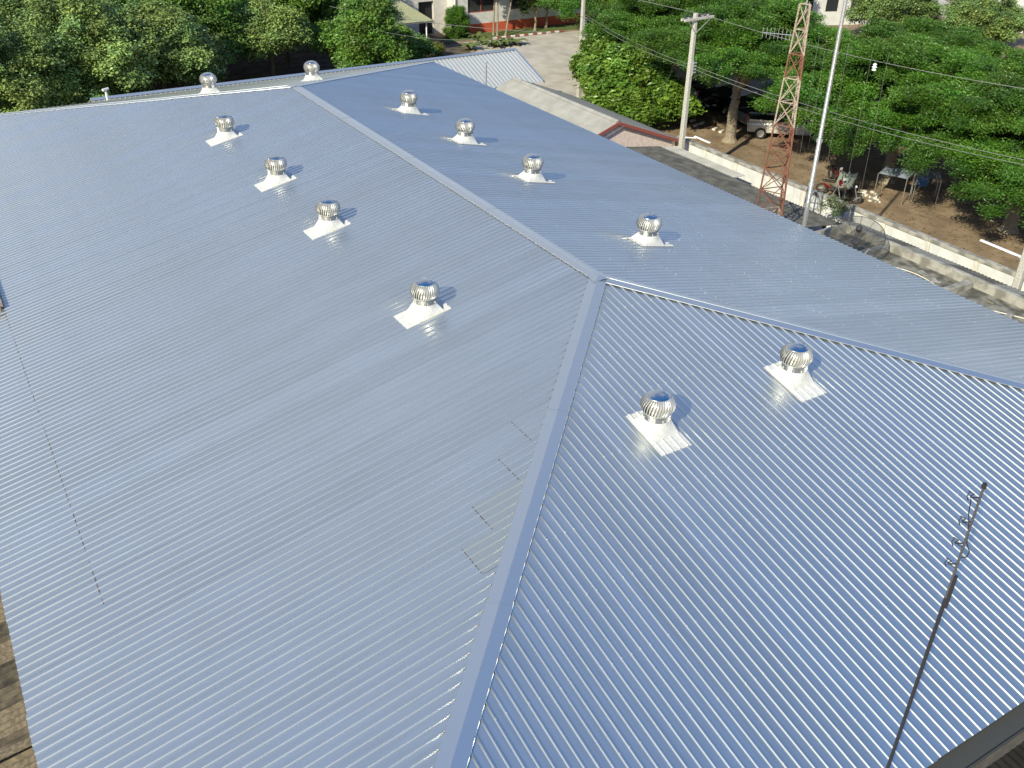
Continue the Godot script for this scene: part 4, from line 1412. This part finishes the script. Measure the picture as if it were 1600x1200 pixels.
	for q in [[771, 55], [777, 56], [790, 56], [853, 44], [836, 48]]:
		var p := at(q[0], q[1], 0.0)
		var tr := thing("garden_tree", ["slender multi-stemmed garden tree before the white house", "slender leaning garden tree before the white house"][1 if k == 2 else 0], "tree", p, 0.0, "slender garden trees before the white house")
		var hh := 4.6 if k < 3 else 2.6
		var lobes := [[Vector3(0.3, hh + 0.3, 0), Vector3(1.5, 0.9, 1.5)], [Vector3(-0.6, hh - 0.4, 0.4), Vector3(0.9, 0.6, 0.9)]]
		trunk_and_limbs(tr, hh - 0.8, 0.085 if k < 3 else 0.11, lobes, M.trunk_pale, 720 + k, 4, Vector3(0.7 if k == 2 else 0.1, 0, 0))
		crown(tr, lobes, 0.55, 20, 0.5, "big", Color(0.09, 0.15, 0.035), 730 + k, 0.9)
		k += 1
	for q in [[755, 70], [772, 74], [790, 72], [735, 78], [745, 62], [805, 70]]:
		var p := at(q[0], q[1], 0.0)
		var pl := thing("broad_leaf_plant", "low arching broad-leaved plant at the roadside bed", "plant", p, 0.0, "broad-leaved plants in the roadside bed")
		for i in 11:
			var az := TAU * i / 11 + rng.randf() * 0.5
			var ln := rng.randf_range(1.0, 1.7)
			var st := mb()
			var dir := Vector3(cos(az), 0, sin(az))
			var sd := Vector3(-sin(az), 0, cos(az))
			for j in 5:
				var f0 := j / 5.0
				var f1 := (j + 1) / 5.0
				var w0 := 0.20 * sin(PI * (f0 * 0.9 + 0.08))
				var w1 := 0.20 * sin(PI * (f1 * 0.9 + 0.08))
				var c0 := dir * ln * 0.8 * f0 + Vector3(0, ln * (1.1 * f0 - 0.85 * f0 * f0), 0)
				var c1 := dir * ln * 0.8 * f1 + Vector3(0, ln * (1.1 * f1 - 0.85 * f1 * f1), 0)
				quad(st, c0 - sd * w0, c1 - sd * w1, c1 - Vector3(0, 0.03, 0), c0 - Vector3(0, 0.03, 0))
				quad(st, c0 - Vector3(0, 0.03, 0), c1 - Vector3(0, 0.03, 0), c1 + sd * w1, c0 + sd * w0)
			obj("leaf", st, M.plant if M.has("plant") else M.grass, pl)
	var sh := at(680, 82, 0.3)
	var sp := thing("low_shrub", "small round yellow-green shrub on the dark soil beyond the silver roof", "shrub", Vector3(sh.x, 0, sh.z))
	crown(sp, [[Vector3(0, 0.45, 0), Vector3(0.8, 0.5, 0.7)]], 3.0, 24, 0.25, "fine", Color(0.12, 0.15, 0.03), 741)
	var sps := mb(); tube(sps, Vector3.ZERO, Vector3(0, 0.5, 0), 0.04, 0.03, 6); obj("stem", sps, M.trunk, sp)
	# painted kerb
	var kb := thing("painted_kerb", "kerb of alternating red and white painted blocks along the lawn", "kerb")
	var ka := at(762, 62, 0.0)
	var kc := at(880, 50, 0.0)
	var n := 17
	for i in n:
		var p := ka.lerp(kc, (i + 0.5) / n)
		var st := mb(); cbox(st, Vector3(p.x, 0.085, p.z), Vector3(ka.distance_to(kc) / n - 0.02, 0.15, 0.16), 0.015, Basis(Vector3.UP, -atan2(kc.z - ka.z, kc.x - ka.x))); obj("kerb_block", st, M.white if i % 2 else M.maroon, kb)
	var dcn := at(740, 28, 2.4)
	var dz := Vector3(dcn.x, 2.4, dcn.z)
	dz = at(740, 45, 0.0) + Vector3(0, 1.9, 0)
	mesh_dish("pale mesh satellite dish before the white house wall", Vector3(dz.x, 0, dz.z), 1.5, dz, Vector3(-0.3, 0.55, 0.75), 0.65, 0.18, M.dish_mesh_pale, M.galv)
	wire("long pale cable sagging across the garden before the white house", at(515, 10, 6.0), at(900, 52, 4.0), 0.35, 0.016, M.wire, "cables across the garden")
	wire("second cable sagging across the dark garden soil", at(560, 40, 5.0), at(740, 62, 4.0), 0.3, 0.010, M.wire, "cables across the garden")
	# buildings and walls far behind the car park
	var q0 := at(1292, 45, 0.0)
	var f := thing("far_white_building", "plain white low building glimpsed above the spreading trees", "building", Vector3(q0.x + 4.0, 0, q0.z - 4.0), -0.35)
	var f0 := mb(); box(f0, Vector3(0, 2.0, 0), Vector3(11, 4.0, 7)); obj("wall", f0, M.white, f)
	var f1 := mb(); box(f1, Vector3(0, 4.12, 0), Vector3(12, 0.24, 8)); obj("roof", f1, M.white, f)
	for i in 4:
		var wn := mb(); box(wn, Vector3(-4.0 + i * 2.6, 1.9, 3.52), Vector3(1.2, 1.2, 0.06)); obj("window", wn, M.glass, f)
	var q1 := at(1598, 50, 0.0)
	var s := thing("blue_roofed_shop", "white shop with blue roof edge and green awning far beyond the car park", "building", Vector3(q1.x + 1.5, 0, q1.z - 2.0), -0.5)
	var s0 := mb(); box(s0, Vector3(0, 1.8, 0), Vector3(9, 3.6, 6)); obj("wall", s0, M.white, s)
	var s1 := mb(); box(s1, Vector3(0, 3.85, 0), Vector3(9.8, 0.5, 6.8)); obj("roof", s1, M.blue_tarp, s)
	var s2 := mb(); box(s2, Vector3(0.5, 1.55, 3.6), Vector3(3.0, 0.08, 1.4), Basis(Vector3.RIGHT, 0.35)); obj("awning", s2, M.green_tarp, s)
	for i in 3:
		var wn := mb(); box(wn, Vector3(-3.0 + i * 2.8, 2.5, 3.02), Vector3(0.9, 0.7, 0.06)); obj("window", wn, M.glass, s)

func lobes_round(r: float, h: float, seed_: int, n: int = 6) -> Array:
	var q := RandomNumberGenerator.new()
	q.seed = seed_
	var out := [[Vector3(0, h - r * 0.7, 0), Vector3(r * 0.75, r * 0.7, r * 0.75)]]
	for i in n:
		var az := TAU * (i + q.randf_range(-0.3, 0.3)) / n
		var s := r * q.randf_range(0.42, 0.60)
		out.append([Vector3(cos(az) * r * 0.58, q.randf_range(h * 0.30, h - s * 1.1), sin(az) * r * 0.58), Vector3(s, s * 0.9, s)])
	return out

func build_trees() -> void:
	var olive := Color(0.19, 0.285, 0.08)
	var green := Color(0.105, 0.21, 0.030)
	var bright := Color(0.115, 0.215, 0.032)
	# the mass of greenery beyond the far hip
	var left := [
		[-16.5, -41.0, 4.0, 7.6, olive], [-10.5, -43.0, 4.0, 8.0, olive], [-5.2, -45.2, 3.8, 7.8, olive], [-0.2, -47.0, 3.4, 7.0, olive],
		[-14.0, -49.5, 4.2, 8.6, olive], [-7.5, -52.0, 4.3, 9.0, olive], [-1.2, -55.0, 4.0, 8.6, green]]
	var i := 0
	for q in left:
		tree("broadleaf_tree", ["dense olive-green bushy tree growing close behind the pale slope", "tall olive-green tree in the second row behind the pale slope"][0 if i < 4 else 1], Vector3(q[0], 0, q[1]), lobes_round(q[2], q[3], 300 + i), q[3] * 0.45, 0.22, "leafy", q[4], 310 + i * 3, "olive-green trees behind the hall", 0.95, 24, 0.62, "trunk", -0.8)
		i += 1
	var mid := [
		[5.6, -59.0, 4.2, 9.0, green, 0.24], [11.6, -56.5, 4.2, 9.2, green, 0.22], [2.0, -66.0, 4.5, 9.5, green, 0.25], [9.0, -67.0, 4.8, 10.0, green, 0.25], [15.6, -62.0, 3.8, 9.0, green, 0.22], [-6.0, -64.0, 4.6, 9.5, green, 0.25], [16.0, -72.0, 4.5, 10.0, green, 0.25], [-13.0, -60.0, 4.6, 9.5, olive, 0.25], [22.0, -76.0, 4.5, 10.0, green, 0.25], [3.6, -52.5, 3.4, 7.6, green, 0.2], [8.6, -51.5, 2.6, 5.6, olive, 0.16]]
	for q in mid:
		var lb := lobes_round(q[2], q[3], 340 + i)
		for l in lb: l[0].y = maxf(l[0].y, 3.1)
		tree("shade_tree", ["tall green shade tree with dark bare trunk beyond the silver ribbed roof", "tall green shade tree in the back of the garden"][0 if i < 9 else 1], Vector3(q[0], 0, q[1]), lb, 3.6, q[5], "leafy", q[4], 350 + i * 3, "shade trees in the garden", 0.95, 34, 0.8, "trunk", -0.5)
		i += 1
	var b0 := at(603, 75, 1.9)
	tree("leafy_shrub_tree", "bright green leafy young tree at the edge of the dark garden", Vector3(b0.x, 0, b0.z), lobes_round(1.9, 3.6, 371, 5), 1.4, 0.10, "big", bright, 372, "", 1.7, 30, 0.5, "trunk", -0.8)
	var b2 := at(648, 82, 1.0)
	tree("leafy_shrub_tree", "low dull green bush beside the bright young tree", Vector3(b2.x, 0, b2.z), lobes_round(1.2, 2.0, 373, 4), 0.7, 0.07, "leafy", green, 374, "", 1.7, 26, 0.45, "trunk", -0.8)
	for q in [[575, 20, 5.5, 2.2], [540, 60, 3.0, 2.0]]:
		var b := at(q[0], q[1], q[2])
		tree("garden_shade_tree", "sunlit tree at the edge of the garden by the carport", Vector3(b.x, 0, b.z), lobes_round(q[3], q[2] + 1.2, 381 + int(q[0])), 3.0, 0.14, "leafy", green, 385 + int(q[0]), "trees by the carport", 1.1, 30, 0.6)
	# bright leafy tree before the car park
	var b1 := at(972, 128, 2.6)
	var bl := [[Vector3(0, 2.9, 0), Vector3(2.3, 1.9, 2.2)], [Vector3(0.4, 3.4, -2.2), Vector3(2.0, 1.8, 1.9)], [Vector3(1.3, 2.3, 1.9), Vector3(1.6, 1.5, 1.5)], [Vector3(1.4, 1.7, 3.2), Vector3(1.2, 1.1, 1.2)], [Vector3(-1.0, 2.0, 0.2), Vector3(1.6, 1.5, 1.6)], [Vector3(-0.5, 1.6, 2.0), Vector3(1.4, 1.2, 1.4)]]
	tree("bright_leafy_tree", "bright yellow-green broad-leaved tree in front of the car park", Vector3(b1.x, 0, b1.z), bl, 2.0, 0.16, "big", bright, 391, "", 1.5, 30, 0.6, "trunk", -0.75)
	# spreading trees over the car park
	var rt := [
		[28.9, -25.2, 6.0, 8.3, 0.33], [30.6, -33.2, 6.0, 8.8, 0.36], [31.5, -15.2, 6.2, 7.8, 0.32], [31.0, -7.2, 6.0, 7.4, 0.34],
		[38.5, -11.0, 6.0, 7.2, 0.3], [38.5, -19.5, 6.0, 7.2, 0.3], [36.5, -27.0, 5.6, 6.3, 0.3], [37.0, -38.5, 6.2, 8.6, 0.3],
		[46.0, -44.0, 6.3, 8.6, 0.3], [54.0, -53.0, 6.5, 9.0, 0.3], [38.5, -3.0, 6.2, 7.2, 0.3], [31.8, -42.5, 5.0, 8.4, 0.3], [41.0, -50.5, 6.0, 8.6, 0.3], [60.0, -62.0, 6.5, 9.0, 0.3], [47.0, -56.0, 5.0, 8.0, 0.3]]
	var droops := {
		2: [[Vector3(-4.6, 3.6, 1.0), Vector3(2.2, 1.0, 2.4)], [Vector3(-3.6, 3.9, -3.4), Vector3(2.2, 0.9, 2.2)]],
		3: [[Vector3(-3.4, 2.9, 1.6), Vector3(2.2, 1.2, 2.4)], [Vector3(-1.6, 2.2, 4.0), Vector3(2.2, 1.2, 2.2)]]}
	var labels := ["spreading rain tree with thick pale trunk behind the white pickup", "spreading rain tree with leaning trunk between the white car and the black car", "spreading rain tree over the awnings and stalls of the car park", "spreading rain tree over the dark ground beyond the pole by the parapet"]
	var k := 0
	for q in rt:
		rain_tree(Vector3(q[0], 0, q[1]), q[2], q[3], 400 + k * 7, labels[k] if k < 4 else "spreading rain tree in the continuous canopy behind the car park", q[4], droops.get(k, []), 5.3 if k < 2 else 3.6)
		k += 1
	for q in [[1375, 6, 3.0, 2.4], [1425, 2, 3.0, 2.4], [1540, 18, 3.0, 2.8], [1565, 36, 2.0, 1.8], [1515, 30, 2.5, 1.8]]:
		var b := at(q[0], q[1], q[2])
		tree("pale_garden_tree", "pale grey-green tree beside the far road", Vector3(b.x, 0, b.z), lobes_round(q[3], q[2] + 1.5, 500 + int(q[0])), 2.5, 0.14, "leafy", Color(0.15, 0.24, 0.07), 510 + int(q[0]), "pale trees by the far road", 0.9, 30, 0.6)
	# small weed at the foot of the wall
	var wd := at(1290, 335, 2.3)
	var w := thing("weed_plant", "small leafy weed growing up before the white wall", "plant", Vector3(19.6, 0, at(1290, 335, 2.6).z))
	var ws := mb(); tube(ws, Vector3.ZERO, Vector3(0, 2.6, 0), 0.03, 0.015, 6); obj("stem", ws, M.trunk, w)
	crown(w, [[Vector3(0, 2.7, 0), Vector3(0.6, 0.5, 0.6)]], 2.2, 8, 0.22, "fine", Color(0.12, 0.16, 0.07), 541)

func build_vehicles() -> void:
	var gnd := func(u: float, v: float) -> Vector3:
		return at(u, v, 0.0)
	# front of each car faces -x (towards the wall) unless turned
	var q: Vector3 = gnd.call(1024, 180)
	car("parked_car", "white car parked beside the bright leafy tree", Vector3(q.x + 2.0, 0, q.z - 0.4), -PI / 2 + 0.45, Color(0.85, 0.85, 0.86), "sedan")
	q = gnd.call(1064, 160)
	car("parked_car", "dark car glimpsed behind the leaning tree trunk", Vector3(q.x + 2.2, 0, q.z), -PI / 2, Color(0.10, 0.10, 0.13), "sedan")
	q = gnd.call(1098, 176)
	car("parked_car", "black car parked nose-out under the trees with lit chrome headlight", Vector3(q.x + 2.3, 0, q.z), -PI / 2 + 0.1, Color(0.03, 0.03, 0.04), "sedan")
	q = gnd.call(1132, 193)
	car("parked_car", "dark green car parked nose-out behind the thick pale trunk", Vector3(q.x + 2.3, 0, q.z), -PI / 2 + 0.1, Color(0.04, 0.07, 0.07), "sedan")
	q = gnd.call(1163, 208)
	car("pickup_truck", "grey-green pickup parked tail-out beside the thick pale trunk", Vector3(q.x + 2.7, 0, q.z - 0.2), PI / 2 - 0.2, Color(0.35, 0.40, 0.40), "pickup")
	q = gnd.call(1200, 226)
	car("pickup_truck", "white pickup with dark cargo bed parked tail-out under the trees", Vector3(q.x + 2.2, 0, q.z - 0.6), PI / 2 - 0.75, Color(0.80, 0.80, 0.78), "pickup")
	q = gnd.call(1235, 210)
	car("parked_car", "blue-grey car in the second row behind the pickups", Vector3(q.x + 5.0, 0, q.z), -PI / 2, Color(0.30, 0.40, 0.48), "sedan")
	q = gnd.call(1300, 305)
	motorbike("red motorbike parked behind the white wall", Vector3(q.x, 0, q.z), 0.6, Color(0.45, 0.05, 0.05))
	q = gnd.call(1318, 318)
	motorbike("black motorbike parked behind the white wall next to the red one", Vector3(q.x, 0, q.z), 0.9, Color(0.05, 0.05, 0.06))
	q = gnd.call(1304, 285)
	motorbike("dull red motorbike beside the pale hammock", Vector3(q.x, 0, q.z), -0.4, Color(0.35, 0.10, 0.10))

func build_details() -> void:
	# hammock-like cradle
	var c := at(1318, 283, 1.0)
	var h := thing("hammock_frame", "pale hammock slung on a frame beside the motorbikes", "hammock", Vector3(c.x, 0, c.z), 0.5)
	var cl := mb()
	for i in 8:
		var f0 := i / 8.0
		var f1 := (i + 1) / 8.0
		for j in 4:
			var g0 := j / 4.0 - 0.5
			var g1 := (j + 1) / 4.0 - 0.5
			var fy := func(f: float, g: float) -> Vector3: return Vector3((f - 0.5) * 2.6, 0.55 + 1.9 * (f - 0.5) * (f - 0.5) + 0.6 * g * g, g * 0.9)
			quad(cl, fy.call(f0, g0), fy.call(f1, g0), fy.call(f1, g1), fy.call(f0, g1))
	obj("cloth", cl, M.hammock, h)
	for x in [-1.35, 1.35]:
		for z in [-0.4, 0.4]:
			var ps := mb(); tube(ps, Vector3(x, 0, z), Vector3(x * 0.96, 1.15, 0), 0.025, 0.025, 6); obj("post", ps, M.galv, h)
	# market awnings under the trees
	var k := 0
	for q in [[1402, 268, 1.5, 1.5], [1452, 272, 1.4, 1.2]]:
		var p := at(q[0], q[1], q[2])
		var a := thing("stall_awning", ["pale blue-grey stall awning on four posts under the trees", "small pale stall awning on four posts beside the blue barrel"][0 if k == 0 else 1], "awning", Vector3(p.x, 0, p.z), 0.4 + k * 0.3, "stall awnings under the trees")
		var st := mb()
		var w: float = q[3] * 0.5
		for s in [[-1, -1], [1, -1], [1, 1], [-1, 1]]:
			pass
		var top := Vector3(0, q[2] + 0.18, 0)
		var cn := [Vector3(-w, q[2] - 0.05, -w), Vector3(w, q[2] - 0.05, -w), Vector3(w, q[2] - 0.05, w), Vector3(-w, q[2] - 0.05, w)]
		for i in 4: tri(st, cn[i], cn[(i + 1) % 4], top)
		obj("canopy", st, M.grey_tarp, a)
		for i in 4:
			var ps := mb(); tube(ps, Vector3(cn[i].x, 0, cn[i].z), cn[i], 0.02, 0.02, 6); obj("post", ps, M.galv, a)
		k += 1
	var bp := at(1440, 290, 0.0)
	var br := thing("blue_barrel", "blue plastic barrel standing between the stall awnings", "barrel", bp)
	var b0 := mb(); lathe(b0, [[0.0, 0.0], [0.27, 0.0], [0.30, 0.2], [0.29, 0.3], [0.31, 0.32], [0.31, 0.6], [0.29, 0.62], [0.27, 0.88], [0.25, 0.92]], 18); sobj("drum", b0, M.blue_tarp, br)
	var b1 := mb(); lathe(b1, [[0.26, 0.90], [0.26, 0.94], [0.0, 0.95]], 18); sobj("lid", b1, M.blue_tarp, br)
	# fallen leaves and twigs on the dirt
	var lf := mb()
	tri(lf, Vector3(-0.06, 0, 0), Vector3(0, 0.012, 0.03), Vector3(0.06, 0.004, 0)); tri(lf, Vector3(-0.06, 0, 0), Vector3(0.06, 0.004, 0), Vector3(0, 0.010, -0.03))
	var mm := MultiMesh.new()
	mm.transform_format = MultiMesh.TRANSFORM_3D
	mm.use_colors = true
	mm.mesh = mesh_of(lf)
	mm.instance_count = 9000
	for i in 9000:
		var px := 21.6 + 16.0 * pow(rng.randf(), 0.7)
		var pz := rng.randf_range(-36.0, 6.0)
		var sc := rng.randf_range(0.6, 1.8)
		mm.set_instance_transform(i, Transform3D(Basis(Vector3.UP, rng.randf() * TAU).scaled(Vector3.ONE * sc), Vector3(px, 0.006, pz)))
		var q := rng.randf()
		mm.set_instance_color(i, Color(0.10, 0.06, 0.03).lerp(Color(0.34, 0.27, 0.15), q))
	var lt := MultiMeshInstance3D.new()
	lt.name = "leaf_litter"
	lt.multimesh = mm
	lt.material_override = M.leaf
	add_child(lt)
	tag(lt, "dry fallen leaves scattered over the dirt of the car park", "leaves", "", "stuff")
	# stones and scraps on the bare ground by the wall
	for i in 26:
		var u := rng.randf_range(1340, 1375)
		var p := at(u, 300 + (u - 1340) * 0.42 + rng.randf_range(-8, 8), 0.0)
		var st := mb()
		cbox(st, Vector3(0, 0.05, 0), Vector3(rng.randf_range(0.1, 0.28), rng.randf_range(0.08, 0.16), rng.randf_range(0.1, 0.25)), 0.03, Basis(Vector3.UP, rng.randf() * 6.0))
		var o := obj("stone", st, M.plaster if i % 3 else M.concrete)
		o.position = p
		tag(o, "small pale stone in the scatter behind the white wall", "stone", "stones behind the white wall")
	for q in [[1087, 197], [1096, 194], [1117, 203], [1127, 207], [1082, 190]]:
		var p := at(q[0], q[1], 0.0)
		var st := mb()
		cbox(st, Vector3(0, 0.07, 0), Vector3(0.5, 0.14, 0.22), 0.03, Basis(Vector3.UP, 0.4))
		var o := obj("kerb_stone", st, M.plaster)
		o.position = p
		tag(o, "loose pale kerb stone on the dirt near the thick pale trunk", "stone", "loose kerb stones in the car park")
	for q in [[1341, 300], [1370, 312]]:
		var p := at(q[0], q[1], 0.0)
		var st := mb(); tube(st, Vector3.ZERO, Vector3(0.05, 0.7, 0), 0.035, 0.03, 6)
		var o := obj("wooden_stake", st, M.wood)
		o.position = p
		tag(o, "short pale wooden stake in the dirt behind the white wall", "stake", "stakes behind the white wall")
